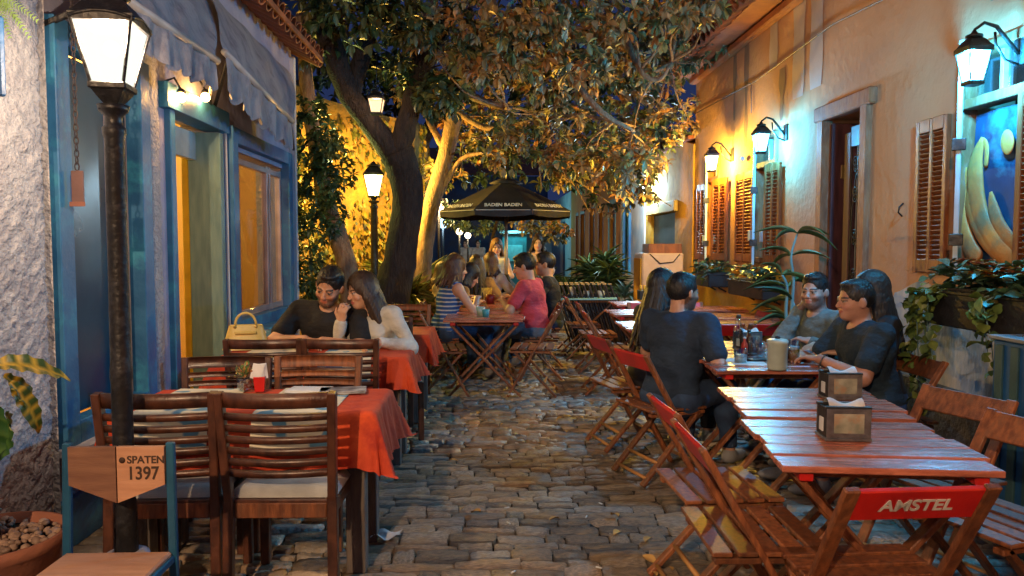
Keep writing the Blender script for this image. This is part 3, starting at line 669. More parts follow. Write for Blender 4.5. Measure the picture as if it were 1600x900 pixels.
# painting inside the near window: bananas on a blue cloth
ya_, yb_, za_, zb_ = W3
pt = thing('painting', 'large painting of yellow-brown bananas on blue, filling the near window', 'painting', (XR+.045, (ya_+yb_)/2, (za_+zW1)/2))
pw, ph = yb_-ya_-.13, zW1-za_-.07
MB().grid(lambda u,v: (.012*math.sin(u*9+v*5), (u-.5)*pw, (v-.5)*ph), 20, 20).build('canvas', mat('blue_canvas', (.010,.06,.16), (.005,.02,.06), scale=2.2, rough=.6, bump=.4, bscale=8, c3=(.03,.20,.28), s3=2), pt)
def bn(pts, r, nm='banana'):
    P = [onX(a,b_,XR+.03) - Vector(pt.location) for a,b_ in pts]; Q = []
    for i in range(len(P)-1):
        for k in range(4): 
            p0 = P[max(i-1,0)]; p1 = P[i]; p2 = P[i+1]; p3 = P[min(i+2,len(P)-1)]; t = k/4
            Q.append(.5*((2*p1)+(p2-p0)*t+(2*p0-5*p1+4*p2-p3)*t*t+(3*p1-3*p2+p3-p0)*t**3))
    Q.append(P[-1]); n = len(Q); rr = [r*(.25+.75*min(1,(i/n)*4))*(1 if i/n < .8 else 1-.6*(i/n-.8)/.2) for i in range(n)]
    b = MB(); b.tube(Q, rr, 12); b.V = [(v[0]*.35-.01, v[1], v[2]) for v in b.V]; return b.build(nm, M_ban, pt)
M_ban = mat('banana_paint', (.66,.24,.05), (.42,.14,.04), scale=5, rough=.6, bump=.5, bscale=25, c3=(.20,.15,.08), s3=4)
bn([(1512,262),(1500,300),(1502,350),(1518,392),(1532,402)], .066)
bn([(1536,215),(1524,262),(1530,330),(1556,380),(1592,412)], .072)
bn([(1516,285),(1520,330),(1540,372),(1572,405)], .06)
bn([(1548,300),(1556,340),(1575,372),(1600,392)], .05)
bn([(1536,215),(1542,232),(1540,262)], .02, 'stalk')
q = onX(1574,222,XR+.03)-Vector(pt.location); MB().ball(q, (.012,.055,.075), 16, 10, Matrix.Rotation(-.2,3,'X')).build('disc', M_ban, pt)

# ---------------- houses further down on the right
h2 = thing('yellow_house', 'low yellow house with an uneven top and a dark doorway beyond the orange house', 'house', (XR, 12, 0))
def H2(mb, name, m, par, oy, parent_is_root=True, label=None):
    o = mb.build(name, m, par, label); o.location = (-XR, -oy, 0) if parent_is_root else (0,0,0); return o
yA, yB_ = yE+.02, yR(1010)
d2 = (yR(1056)+.0, yR(1018), 0, 2.0)
o = wall_x('wall', XR-.02, -1, yA, yB_, 0, 3.0, [d2, (12.15,12.18,2.5,2.9)], M_yellow, h2, top=lambda y: 3.02-.10*math.sin(y*3.1)); o.location = (-XR,-12,0)
H2(MB().box((XR-.03,(d2[0]+d2[1])/2,2.09),(.10,d2[1]-d2[0]+.3,.17),bev=.01), 'lintel', mat('yellow_lintel', (.70,.50,.15), rough=.7), h2, 12)
H2(MB().box((XR+.06,(d2[0]+d2[1])/2,1.0),(.05,d2[1]-d2[0]-.01,1.99)), 'door', mat('dark_green_door', (.02,.035,.04), (.01,.02,.025), rough=.5), h2, 12)
H2(MB().prism([(XR-.1,yA,2.99),(XR-.1,yB_,2.99),(XR+3,yB_,3.6),(XR+3,yA,3.6)], (0,0,1), .05), 'roof', M_tile, h2, 12)
h3 = thing('white_corner_house', 'tall brightly lit white wall with a blue-framed opening beyond the yellow house', 'house', (XR, 15.5, 0))
w_b = (yR(988), yR(979), .95, 2.4)
o = wall_x('wall', XR-.04, -1, yR(1010)+.02, yR(972), 0, 4.0, [w_b], M_white, h3); o.location = (-XR,-15.5,0)
f_ = H2(MB().box((XR+.05,(w_b[0]+w_b[1])/2,1.65),(.04,w_b[1]-w_b[0],1.45)), 'window', M_bluepaint, h3, 15.5)
H2(MB().box((XR-.05,w_b[1],1.67),(.08,.10,1.6)).box((XR-.05,w_b[0],1.67),(.08,.10,1.6)), 'frame', M_bluepaint, h3, 15.5)
h4 = thing('orange_row_house', 'long low orange row house with tall narrow doors and windows deep in the alley', 'house', (XR, 20, 0))
ops = []
for a_, b_, zz in ((963,952,0),(944,936,1.0),(930,922,1.0),(915,908,.9),(905,901,0)): ops.append((yR(a_), yR(b_), zz, 2.45))
o = wall_x('wall', XR-.02, -1, yR(972)+.02, yR(893), 0, 3.3, ops, M_orange, h4); o.location = (-XR,-20,0)
for k, op in enumerate(ops):
    H2(MB().box((XR+.10,(op[0]+op[1])/2,(op[2]+op[3])/2),(.04,op[1]-op[0],op[3]-op[2])), 'door' if op[2]==0 else 'window', M_blued if k in (0,4) else M_door, h4, 20)
    fr = MB(); [fr.box((XR-.02,yy,(op[2]+op[3])/2+.05),(.03,.07,op[3]-op[2]+.1)) for yy in op[:2]]; fr.box((XR-.02,(op[0]+op[1])/2,op[3]+.05),(.029,op[1]-op[0]-.08,.11)); H2(fr, 'frame', M_teal if k==0 else M_shut, h4, 20)
H2(MB().prism([(XR-.3,yR(972),3.3),(XR-.3,yR(893),3.3),(XR+3,yR(893),4.4),(XR+3,yR(972),4.4)], (0,0,1), .05), 'roof', M_tile, h4, 20)
h5 = thing('white_blue_house', 'white house with blue door at the far right end of the alley', 'house', (XR, 29, 0))
o = wall_x('wall', XR-.02, -1, yR(893)+.02, 36, 0, 3.4, [(28,29.6,0,2.4)], M_white, h5); o.location = (-XR,-29,0)
H2(MB().box((XR+.1,28.8,1.2),(.05,1.6,2.4)), 'door', M_bluepaint, h5, 29)
# end of the alley
e = thing('far_end_house', 'pale house front closing the alley right of the umbrella pole', 'house', (1.9, 34, 0))
MB().box((.55,0,1.4),(2.4,.3,2.8)).build('wall', M_white, e); MB().box((1.9,-.03,1.4),(.55,.3,2.9)).build('corner', M_yellow, e); MB().box((.2,-.17,1.1),(.9,.05,2.0)).build('door', M_teal, e)
MB().prism([(-.8,-.4,2.8),(2.3,-.4,2.8),(2.3,2,3.6),(-.8,2,3.6)], (0,0,1), .08).build('roof', M_tile, e)
k_ = thing('kiosk', 'small cyan lit kiosk standing far down the alley', 'kiosk', (1.05, 28, 0))
MB().box((0,0,.95),(.9,.8,1.9)).build('body', mat('cyan_paint', (.04,.26,.30), rough=.6), k_); MB().box((0,-.05,1.98),(1.1,1.0,.10)).build('roof', M_white, k_); MB().box((0,-.42,1.2),(.6,.03,.6)).build('hatch', mat('hatch_glow', (.2,.7,.75), rough=.5), k_)
lamp(k_, (0,-.9,2.3), 26, (.2,.9,1), .1)
# left side beyond the blue house: ivy wall, dark houses
iv = thing('garden_wall', 'tall yellow rendered garden wall overgrown with creepers behind the forked tree', 'wall', (-2.75, 11, 0))
def rw(u, v):
    n = .035*math.sin(u*33+v*9)+.02*random.uniform(-1,1); L_ = -3.6+9.6*u; k = max(0, L_-1.0)      # runs along the alley, then turns across it
    return (n + min(k,1.9)*.80 if k < 1.9 else 1.52+n, min(L_,1.0)+min(k,1.9)*.60+max(0,k-1.9), 3.9*v-.25*abs(math.sin(u*7)))
MB().grid(rw, 150, 60).build('wall', mat('old_yellow_wall', (.50,.32,.09), (.26,.16,.05), scale=3.2, rough=.95, bump=.9, bscale=9, bdist=.05, c3=(.20,.15,.05), s3=2.5), iv)
for i, (y0_, y1_, x_, z_, m_) in enumerate(((16.6,24,-2.6,3.2,M_orange),(24.2,36,-2.4,3.0,M_smooth))):
    t = thing('row_house', ['dim orange house front far down the left side of the alley','dim grey house front at the far left end of the alley'][i], 'house', (x_, (y0_+y1_)/2, 0))
    o = wall_x('wall', 0, 1, -(y1_-y0_)/2, (y1_-y0_)/2, 0, z_, [(-2,-1.2,0,2.2),(.8,1.7,.9,2.2)], m_, t, th=.2)
    MB().box((-.12,-1.6,1.1),(.05,.8,2.2)).build('door', M_blued, t); MB().box((-.12,1.25,1.55),(.05,.9,1.3)).build('window', M_blued, t)
    MB().prism([(.3,-(y1_-y0_)/2,z_),(.3,(y1_-y0_)/2,z_),(-3,(y1_-y0_)/2,z_+1.2),(-3,-(y1_-y0_)/2,z_+1.2)], (0,0,1), .06).build('roof', M_tile, t)
nh = thing('night_house', 'dark blue unlit house behind the end of the alley', 'house', (-1.2, 40, 0))
MB().box((0,0,2.6),(9,.3,5.2)).build('wall', M_blued, nh); MB().prism([(-4.6,-.6,5.2),(4.6,-.6,5.2),(4.6,3,7),(-4.6,3,7)], (0,0,1), .1).build('roof', M_tile, nh)
# a dark roof seen between the leaves and the orange house
nb = thing('rear_house', 'dark house with a flat roof edge seen right of the leaves', 'house', (5.5, 24, 0))
MB().box((0,0,2.2),(4.8,6,4.4)).build('wall', M_door, nb); MB().box((-.1,-.1,4.5),(5.4,6.6,.18)).build('roof', M_smooth, nb)
# dark house behind the left tree tops
nb = thing('rear_left_house', 'tall dark building behind the tree on the left', 'house', (-6.5, 13, 0))
MB().box((0,0,3.5),(5,8,7)).build('wall', M_blued, nb)
# far string of little lamps
for i, (px, py, D, w_, c_, lb) in enumerate(((686,325,15,26,(1,.7,.35),'small warm globe lamp on a thin post beside the umbrella rim'),(692,349,19,14,(.5,.8,1),'round bluish globe lamp under the umbrella rim'),(718,362,22,14,(1,.75,.4),'warm globe lamp on a post deep in the alley'),(731,368,24,8,(1,.8,.5),'farthest small globe lamp on a post in the alley'))):
    q = onY(px,py,D); t = thing('globe_lamp', lb, 'street lamp', (q.x,D,0), 0, 'small lamps deep in the alley')
    MB().ball((0,0,q.z), .10 if i != 1 else .13).build('globe', emis('g%d'%i+'_globe_glow', c_, 5 if i != 1 else 1.6, .2), t); MB().cyl((0,0,0),(0,0,q.z-.08),.03).build('post', M_iron, t); lamp(t, (0,0,q.z), w_, c_, .1)
# ------------------------------------------------------------------ folding chair; faces +y, origin on the ground under the seat
def fold_chair(label, back='red', group='wooden folding chairs'):
    t = thing('folding_chair', label, 'chair', (0,0,0), 0, group); w = .20
    for s_ in (-1,1):
        MB().beam((s_*w,-.235,.80),(s_*w,.225,.0),.022,.045,(1,0,0)).build('leg', M_fold, t)
        MB().beam((s_*(w-.027),.175,.435),(s_*(w-.027),-.235,.0),.022,.042,(1,0,0)).build('leg', M_fold, t)
        MB().beam((s_*(w-.027),-.185,.425),(s_*(w-.027),.205,.425),.022,.042,(1,0,0)).build('seat_rail', M_fold, t)
        b = MB()
        for (y_,z_) in ((-.075,.52),(.10,.215),(-.03,.425)): b.cyl((s_*(w+.010),y_,z_),(s_*(w+.016),y_,z_),.008,n=8)
        b.build('bolt', M_steel, t)
    sl = MB().box((0,0,0),(.43,.066,.016)).mesh('seat_slat', M_fold)
    for k in range(5): o = link('seat_slat', sl, t); o.location = (0,-.165+.083*k,.455)
    d = Vector((0,.46,-.80)).normalized(); R = Matrix.Rotation(math.atan2(.46,.80), 3, 'X')
    if back == 'red' or back == 'wood':
        MB().box((0,-.200,.745),(.375,.018,.115), R).build('backrest', M_red if back == 'red' else M_fold, t)
    else:
        for k in range(2): MB().box((0,-.205+.058*k,.755-.1*k),(.375,.018,.06), R).build('back_slat', M_fold, t)
    for (y_,z_) in ((-.20,.04),(-.12,.125)): MB().cyl((-w+.03,y_+.0,z_),(w-.03,y_+.0,z_),.011,n=8).build('rung', M_lightwood, t)
    MB().cyl((-w,.17,.10),(w,.17,.10),.011,n=8).build('rung', M_lightwood, t)
    return t
M_lightwood = mat('light_rung_wood', (.52,.26,.08), (.38,.17,.05), rough=.5)
def fold_table(label, wx=.68, wy=.66, nb=5, m=M_top, group='wooden folding tables', gap=.012, red=True):
    """planks run across x; X legs at both y ends; height .75"""
    t = thing('folding_table', label, 'table', (0,0,0), 0, group); pd = wy/nb
    for k in range(nb):
        j = .006*((k*7)%5-2)
        MB().box((j, -wy/2+pd*(k+.5), .737+.0015*((k*3)%4)), (wx+.012*((k*5)%3), pd-gap, .022), bev=.003).build('plank', m, t)
    for s_ in (-1,1): MB().box((s_*(wx/2-.07),0,.709),(.045,wy-.05,.032)).build('rail', M_red if red else M_fold, t)
    for s_ in (-1,1):
        yy = s_*(wy/2-.07)
        MB().box((0,yy-s_*.045,.705),(wx-.2,.02,.04)).build('crossbar', M_fold, t)
        MB().beam((-wx/2+.05,yy,.70),(wx/2-.03,yy,0),.022,.055,(0,1,0)).build('leg', M_fold, t)
        MB().beam((wx/2-.05,yy-s_*.024,.70),(-wx/2+.03,yy-s_*.024,0),.022,.055,(0,1,0)).build('leg', M_fold, t)
    MB().cyl((-wx/2+.10,-wy/2+.07,.09),(-wx/2+.10,wy/2-.07,.09),.012,n=8).build('rung', M_lightwood, t)
    MB().cyl((wx/2-.10,-wy/2+.07,.09),(wx/2-.10,wy/2-.07,.09),.012,n=8).build('rung', M_lightwood, t)
    return t
# ------------------------------------------------------------------ dining chair of dark wood, faces +y
def dining_chair(label, m=M_dark, arm=False, cushion=True):
    t = thing('dining_chair', label, 'chair', (0,0,0), 0, 'slat-backed wooden dining chairs'); w = .225
    for s_ in (-1,1):
        b = MB(); b.beam((s_*(w-.02),-.225,.44),(s_*(w-.005),-.275,.885),.042,.034,(1,0,0)); b.beam((s_*(w-.02),-.225,.46),(s_*(w-.015),-.245,0),.040,.040,(1,0,0)); b.build('rear_leg', m, t)
        MB().beam((s_*(w-.025),.195,.44),(s_*(w-.025),.20,0),.04,.04,(1,0,0)).build('front_leg', m, t)
        MB().box((s_*(w-.025),-.015,.40),(.022,.38,.06)).build('seat_rail', m, t)
    MB().box((0,.20,.40),(2*w-.1,.022,.06)).build('seat_rail', m, t); MB().box((0,-.222,.40),(2*w-.085,.022,.062)).build('seat_rail', M_fold, t)
    MB().box((0,-.01,.436),(2*w-.03,.44,.016)).build('seat', m, t)
    if cushion:
        def cs(u, v): x = (u-.5)*2; y_ = (v-.5)*2; e = max(abs(x),abs(y_)); return (x*.215, y_*.205-.005, .446+.045*(1-e**6)**.5 if e < 1 else .446)
        MB().grid(cs, 20, 20).build('cushion', M_cush, t)
    def slat(z0, z1, nm):
        def f(sg): 
            def g_(u, v):
                z = z0+(z1-z0)*v; y_ = -.225-.05*(z-.44)/.445 - .035*(1-(2*u-1)**2) ; return ((u-.5)*(2*w-.045), y_+sg*.008, z)
            return g_
        b = MB(); n = 10; b.grid(f(1), n, 1); b.grid(f(-1), n, 1)
        n0 = len(b.V)//2; e = []
        for i in range(n): e += [(i,i+1,n0+i+1,n0+i),(n+1+i,n0+n+1+i,n0+n+2+i,n+2+i)]
        b.F += e; b.S += [False]*len(e); return b.build(nm, m, t)
    slat(.825,.885,'top_rail')
    for k in range(6): slat(.545+.046*k, .573+.046*k, 'back_slat')
    return t
def place(o, x, y, rz, s=1, z=0): o.location = (x,y,z); o.rotation_euler = (0,0,rz); o.scale = (s,s,s); return o

dc = place(dining_chair('dark wooden chair with grey cushion nearest the street lamp, at the front red table'), -1.29, 3.16, .02)
x_ = dup(dc, (-.815,3.15,0), -.02, 'dark wooden chair with grey cushion, the right one of the front red table\'s near pair')
dup(dc, (-1.36,3.66,0), PI+.03, 'dark chair facing the camera behind the front red table, beside the wall', s=.98)
oc = place(dining_chair('lighter orange-brown slatted chair facing the camera behind the front red table', M_fold), -.90, 3.68, PI-.02, .98)
dup(dc, (-1.375,4.82,0), .03, 'dark slatted chair in front of the bearded man, back to the camera')
dup(dc, (-.885,4.80,0), -.03, 'dark slatted chair in front of the woman in the white sweater, back to the camera')
dup(oc, (-.78,6.95,0), PI, 'orange-brown chair at the far side of the third red table', s=1)
dup(oc, (-1.25,6.95,0), PI, 'orange-brown chair at the third red table close to the tree', s=1)
# chairs the couple sit on
dup(dc, (-1.20,5.62,0), PI, 'dark chair under the bearded man'); dup(dc, (-.74,5.62,0), PI+.3, 'dark chair under the woman in the white sweater')

def cloth_table(label, clabel, cx, cy, wx, wy, rz=0, o_=.24, runner=True, m=M_cloth, grp='tables under red cloths'):
    t = thing('dining_table', label, 'table', (cx,cy,0), rz, 'heavy-legged tables along the blue house')
    for sx in (-1,1):
        for sy in (-1,1): MB().box((sx*(wx/2-.09), sy*(wy/2-.09), .35), (.085,.085,.70)).build('leg', M_grey_leg, t)
    MB().box((0,0,.715),(wx-.03,wy-.03,.03)).build('tabletop', M_dark, t); MB().box((0,0,.67),(wx-.2,wy-.2,.05)).build('apron', M_dark, t)
    n = 70; W2_, D2 = wx/2+.004, wy/2+.004
    def f(u, v):
        x = (u-.5)*2*(W2_+o_); y_ = (v-.5)*2*(D2+o_); cx_, cy_ = max(-W2_,min(W2_,x)), max(-D2,min(D2,y_)); dx, dy = x-cx_, y_-cy_; e = math.hypot(dx,dy)
        if e < 1e-6: return (x, y_, .738+.0015*math.sin(x*9)*math.sin(y_*11))
        ang = math.atan2(dy,dx); s_ = (cx_*1.0+cy_*1.3) + ang*.28
        k = e/o_; out = .010 + k*(.035+.022*math.sin(s_*24)+.014*math.sin(s_*51+1))
        if abs(dx) > 1e-6 and abs(dy) > 1e-6: out += k*.05*abs(math.sin(2*ang)); 
        return (cx_+dx/e*out, cy_+dy/e*out, .738-min(e,o_*1.08)*(.99) - .004*k)
    c = MB().grid(f, n, n).build('tablecloth', m, None); c.location = (cx,cy,0); c.rotation_euler = (0,0,rz); tag(c, clabel, 'tablecloth', grp)
    if runner:
        for rx in ((-.30),(.22)) if wx > 1 else ((0.0),):
            def g_(u, v):
                x = rx + (u-.5)*.34; y_ = (v-.5)*2*(D2+.17); cy_ = max(-D2-.012,min(D2+.012,y_)); e = abs(y_-cy_)
                return (x, cy_ + (1 if y_>0 else -1)*(.012+.05*e/.17 if e > 0 else 0), .743 - e + .0012*math.sin(x*13+y_*7))
            r_ = MB().grid(g_, 12, 40).build('table_runner', M_runner, None); r_.location = (cx,cy,0); r_.rotation_euler = (0,0,rz)
            tag(r_, 'white runner with blue swirls across the %s, %s strip' % (clabel.split(' draped')[0], 'left' if rx < 0 else 'right'), 'table runner', 'patterned runners')
    return t
M_grey_leg = mat('weathered_leg', (.16,.13,.11), (.08,.07,.07), scale=6, rough=.7, bump=.4, bscale=30, stretch=(5,5,1))
M_runner = mat('runner_print', (.66,.62,.48), (.10,.26,.40), scale=9, rough=.85, bump=.2, lo=.40, hi=.44, detail=1)
cloth_table('heavy table under the front red cloth', 'front red tablecloth draped with white runners', -1.05, 3.44, 1.12, .52)
cloth_table('heavy table under the second red cloth, where the couple lean', 'second red tablecloth draped in front of the couple', -1.13, 5.02, 1.22, .50, o_=.20)
cloth_table('heavy table under the third red cloth behind the couple', 'third red tablecloth draped behind the couple', -.95, 6.28, .95, .60, o_=.22, runner=False)

# things on the left tables
def onT(px, py, z=.745): return onZ(px, py, z)
def bowl_flowers(label, loc, s=1.0, pot='glass'):
    t = thing('flower_glass', label, 'flower pot', loc); 
    MB().lathe([(.028*s,0),(.036*s,.01*s),(.038*s,.06*s),(.035*s,.065*s)], n=16).build('jar', M_clear if pot == 'glass' else M_ceram, t)
    pb = MB(); r = random.Random(5)
    for k in range(26): a = r.uniform(0,6.28); q = r.uniform(0,.027)*s; pb.ball((q*math.cos(a), q*math.sin(a), r.uniform(.008,.05)*s), .007*s, 6, 4)
    pb.build('pebbles', M_pebble, t)
    lf = MB(); cols = []
    for k in range(130):
        a = r.uniform(0,6.28); e = r.uniform(.2,1.35); L_ = r.uniform(.03,.085)*s; d = Vector((math.cos(a)*math.sin(e), math.sin(a)*math.sin(e), math.cos(e))); c0 = Vector((0,0,.055*s)); p1 = c0+d*L_
        R = ortho(d); sz = r.uniform(.006,.013)*s
        lf.add([p1-R.col[0]*sz*.6, p1+R.col[1]*sz*.3+d*sz, p1+R.col[0]*sz*.6, p1-d*sz*1.2], [(0,1,2,3)]); cc = random.choice([(.10,.22,.05),(.05,.15,.04),(.16,.25,.08),(.5,.22,.05)] if k%7 else [(.6,.35,.10)]); cols += [cc]*4
    me = lf.mesh('leaves', M_leaf); colattr(me, np.array(cols)); link('leaves', me, t, kind='stuff'); return t
bowl_flowers('glass of pebbles with small green and orange flowers on the front red table', onT(383,610), 1.0)
def napkin_cup(label, loc, col, s=1.0):
    t = thing('napkin_cup', label, 'cup', loc, .2)
    MB().lathe([(.030*s,0),(.038*s,.072*s),(.036*s,.074*s),(.028*s,.01)], n=4, sq=True).build('cup', col, t)
    b = MB()
    for k in range(4): b.box((-.01+.006*k,.004*k,.095*s),(.055*s,.004,.075*s), Matrix.Rotation(.25-.12*k,3,'Y'))
    b.build('napkins', M_paper, t); return t
napkin_cup('red square cup of white napkins on the front red table', onT(406,611), M_red)
def flat(name, label, cat, loc, w, d, m, rz=0, h=.006, n=2, grp=None):
    t = thing(name, label, cat, loc, rz, grp)
    for k in range(n): MB().box((.004*k,.005*k,h*(k+.5)), (w,d,h-.0006)).build('cover' if name=='menu' else 'sheet', m, t)
    return t
M_menu = mat('menu_card', (.50,.50,.50), (.08,.09,.11), scale=14, rough=.4, bump=0)
flat('menu', 'open glossy menu lying on the right of the front red table', 'menu', onT(535,612), .22,.13,M_menu,.15)
flat('menu', 'stack of flat menus lying left of the glossy menu on the front red table', 'menu', onT(482,611), .20,.12,M_paper,-.1)
flat('menu', 'menu on the near right corner of the second red table', 'menu', onT(618,541), .16,.16,M_menu,.05)
bowl_flowers('white pot with a green and white posy before the couple', onT(497,527), 1.15, 'ceram')
t = thing('glass', 'small clear glass beside the posy in front of the couple', 'glass', onT(511,527)); MB().lathe([(.026,0),(.033,.085),(.031,.085),(.024,.004)], n=18).build('tumbler', M_clear, t)
t = thing('dish', 'small white dish between the posy and the woman', 'dish', onT(527,529)); MB().lathe([(.02,0),(.035,.03),(.033,.03),(.018,.004)], n=18).build('bowl', M_ceram, t)
t = thing('box', 'cream rectangular box by the elbow of the woman in white', 'box', onT(549,528)); MB().box((0,0,.025),(.13,.09,.05),bev=.005).build('carton', mat('cream_card',(.62,.52,.34),rough=.7), t)
# yellow handbag
t = thing('handbag', 'pale yellow leather handbag with an arched handle beside the bearded man', 'handbag', onT(385,545), .25)
M_bag = mat('yellow_leather', (.68,.52,.16), (.52,.38,.10), scale=8, rough=.45, bump=.2)
def bag(u, v):
    a = 2*PI*u; z = v*.165; w_ = .155-.045*v; d_ = .075-.045*v; cxx = abs(math.cos(a))**.5*math.copysign(1,math.cos(a)); syy = abs(math.sin(a))**.7*math.copysign(1,math.sin(a)); return (w_*cxx, d_*syy, z)
MB().grid(bag, 28, 6).build('body', M_bag, t); MB().box((0,0,.163),(.21,.055,.010),bev=.004).build('top_flap', M_bag, t); MB().box((0,-.062,.12),(.14,.02,.02)).build('strap', M_bag, t)
MB().tube([(.068*math.cos(a),-.02,.165+.085*math.sin(a)) for a in [PI*i/12 for i in range(13)]], .0085, 8).build('handle', M_bag, t)
for s_ in (-1,1): MB().ball((s_*.068,-.03,.155),.012,8,6).build('buckle', mat('gold_metal',(.6,.4,.12),rough=.3,metal=.8), t)
t = thing('napkin_pack', 'white and blue patterned pack lying between handbag and man', 'napkins', onT(418,530), .4); MB().box((0,0,.035),(.09,.06,.07),bev=.01).build('pack', M_runner, t)

# ------------------------------------------------------------------ chair with 'SPATEN 1397' on its backrest, bottom left
M_bluemetal = mat('blue_steel', (.02,.13,.24), (.01,.07,.15), rough=.45, bump=.15, metal=.2)
yb = 2.42; pl = onY(105,690,yb); pr = onY(266,690,yb); zt = (pl.z+pr.z)/2; cx = (pl.x+pr.x)/2; w = (pr.x-pl.x)
t = thing('beer_chair', 'metal-legged chair with a pentagon wooden backrest lettered SPATEN 1397, at the bottom left', 'chair', (cx, yb, 0), .0)
for s_ in (-1,1):
    MB().beam((s_*w/2,0,zt-.003),(s_*(w/2+.012),-.02,.0),.020,.028,(1,0,0)).build('leg', M_bluemetal, t)
    MB().beam((s_*(w/2+.012),-.42,.44),(s_*(w/2+.02),-.44,0),.020,.028,(1,0,0)).build('leg', M_bluemetal, t)
    MB().beam((s_*(w/2+.004),-.01,.43),(s_*(w/2+.004),-.42,.43),.018,.025,(0,0,1)).build('seat_rail', M_bluemetal, t)
M_ply = mat('plywood', (.56,.30,.18), (.46,.23,.13), scale=5, rough=.45, bump=.15, bscale=30, stretch=(1.2,8,8), coat=.15)
M_plyd = mat('dark_plywood', (.24,.12,.07), (.17,.08,.05), scale=5, rough=.45, bump=.15, bscale=30, stretch=(1.2,8,8), coat=.15)
hw = w/2-.012; bz = zt-.012
MB().prism([(-hw,-.022,bz),(-.002,-.022,bz),(-.002,-.022,bz-.184),(-hw,-.022,bz-.125)][::-1], (0,1,0), .016).build('backrest_board', M_plyd, t, 'darker brown left board')
bk = MB().prism([(.002,-.022,bz),(hw,-.022,bz),(hw,-.022,bz-.125),(0.002,-.022,bz-.184)][::-1], (0,1,0), .016).build('backrest_board', M_ply, t, 'paler lettered right board')
text('SPATEN', .034, mat('brown_print',(.06,.03,.02),rough=.7,bump=0), bk, (.095,-.0235,bz-.043), (PI/2,0,0), bold=.0007)
text('1397', .060, MATS['brown_print'], bk, (.085,-.0235,bz-.088), (PI/2,0,0), bold=.0009, xs=.85)
MB().lathe([(.010,0),(.010,.001)], n=14).build('emblem', MATS['brown_print'], bk, loc=(.020,-.0235,bz-.043)).rotation_euler = (PI/2,0,0)
MB().box((0,-.25,.447),(w+.01,.46,.020),bev=.006).build('seat', M_ply, t)

# ------------------------------------------------------------------ potted croton bottom left
q = onZ(38, 868, .06); cx, cy = onY(-12,850,2.75).x, 2.75
t = thing('potted_croton', 'croton with big green and yellow leaves in a terracotta bowl by the rough wall', 'potted plant', (cx, cy, 0))
topz = onY(30,835,2.75).z
MB().lathe([(.15,0),(.175,.02),(.235,topz-.05),(.25,topz-.04),(.25,topz),(.235,topz),(.222,topz-.03),(.20,topz-.05)], n=36).build('bowl', M_terra, t)
MB().lathe([(.22,topz-.035),(.001,topz-.03)], n=20).build('soil', M_soil, t)
pm = MB().ball((0,0,0),(.017,.014,.010),8,5).mesh('pebble', M_pebble)
for k in range(230):
    a = random.uniform(0,6.28); r = .215*math.sqrt(random.random()); o = link('pebble', pm, t); o.location = (r*math.cos(a), r*math.sin(a), topz-.024+random.uniform(0,.010)); o.rotation_euler = (random.uniform(-.5,.5),random.uniform(-.5,.5),a*3); s_ = random.uniform(.6,1.25); o.scale = (s_,s_,s_)
for (ox,oy,h_) in ((-.03,0,.55),(.0,.02,.62),(.02,-.02,.50)): MB().tube([(ox*.4,oy,topz-.04),(ox*1.2,oy,topz+.15),(ox*1.4+.01,oy*1.5,topz+.35),(ox*1.8,oy*2,topz+h_*.9)], [.018,.010,.008,.006], 8).build('stem', M_bark, t)
def big_leaf(L, W, cols, droop=.5, nm='leaf'):
    nu, nv = 6, 16; b = MB(); cc = []
    def f(u, v):
        x = (u-.5)*2; w_ = W*math.sin(PI*min(1,(v*.93+.05)))**.75*.5; y_ = L*v; return (x*w_*(1+.05*math.sin(v*40)), y_, -droop*L*v*v + .25*abs(x)*w_ + .006*math.sin(v*30)*abs(x))
    b.grid(f, nu, nv)
    for j in range(nv+1):
        for i in range(nu+1):
            x = abs(i/nu-.5)*2; vein = (x < .1) or (j%3 == 0); cc.append(cols[1] if vein else cols[0])
    me = b.mesh(nm, M_leaf); colattr(me, np.array(cc)); return me
GR = ((.035,.12,.03),(.10,.22,.05)); YL = ((.05,.10,.02),(.62,.40,.04))
for (px,py,L_,W_,rz,rx,cl) in ((8,640,.30,.20,-.3,-1.2,GR),(0,690,.26,.17,.5,-1.6,GR),(30,660,.20,.13,-1.0,-1.3,GR),(28,600,.24,.10,-1.3,-.9,YL),(5,585,.25,.11,-.9,.1,YL),(38,610,.22,.07,-2.0,-1.2,YL),(-10,610,.22,.12,1.2,-.1,YL)):
    p = onY(px,py,cy-.05) - Vector((cx,cy,0)); o = link('leaf', big_leaf(L_,W_,cl), t); o.location = p + Vector((-.05,0,.03)); o.rotation_euler = (rx,.5,rz)
# fern leaf at the top left
q = onY(-6,-6,2.9); t = thing('hanging_fern', 'tip of a bright green hanging fern in the top left corner', 'plant', q); b = MB(); cc = []
for (dx,dz) in ((.07,-.10),(.13,-.08),(.03,-.14),(-.02,-.12),(.10,-.14)):
    for k in range(14):
        s_ = k/13; c0 = Vector((dx*s_, .02*s_, dz*s_+.04*s_*(1-s_)*4*.3))
        for sd in (-1,1):
            e = Vector((dx,0,dz)).normalized(); n_ = Vector((-e.z*sd,0,e.x*sd)); tip = c0+(n_*.8+e*.8)*.035*(1-s_*.6); b.add([c0, c0+e*.008, tip],[(0,1,2)]); cc += [(.25,.42,.12)]*3
me = b.mesh('frond', M_leaf); colattr(me, np.array(cc)); link('frond', me, t)

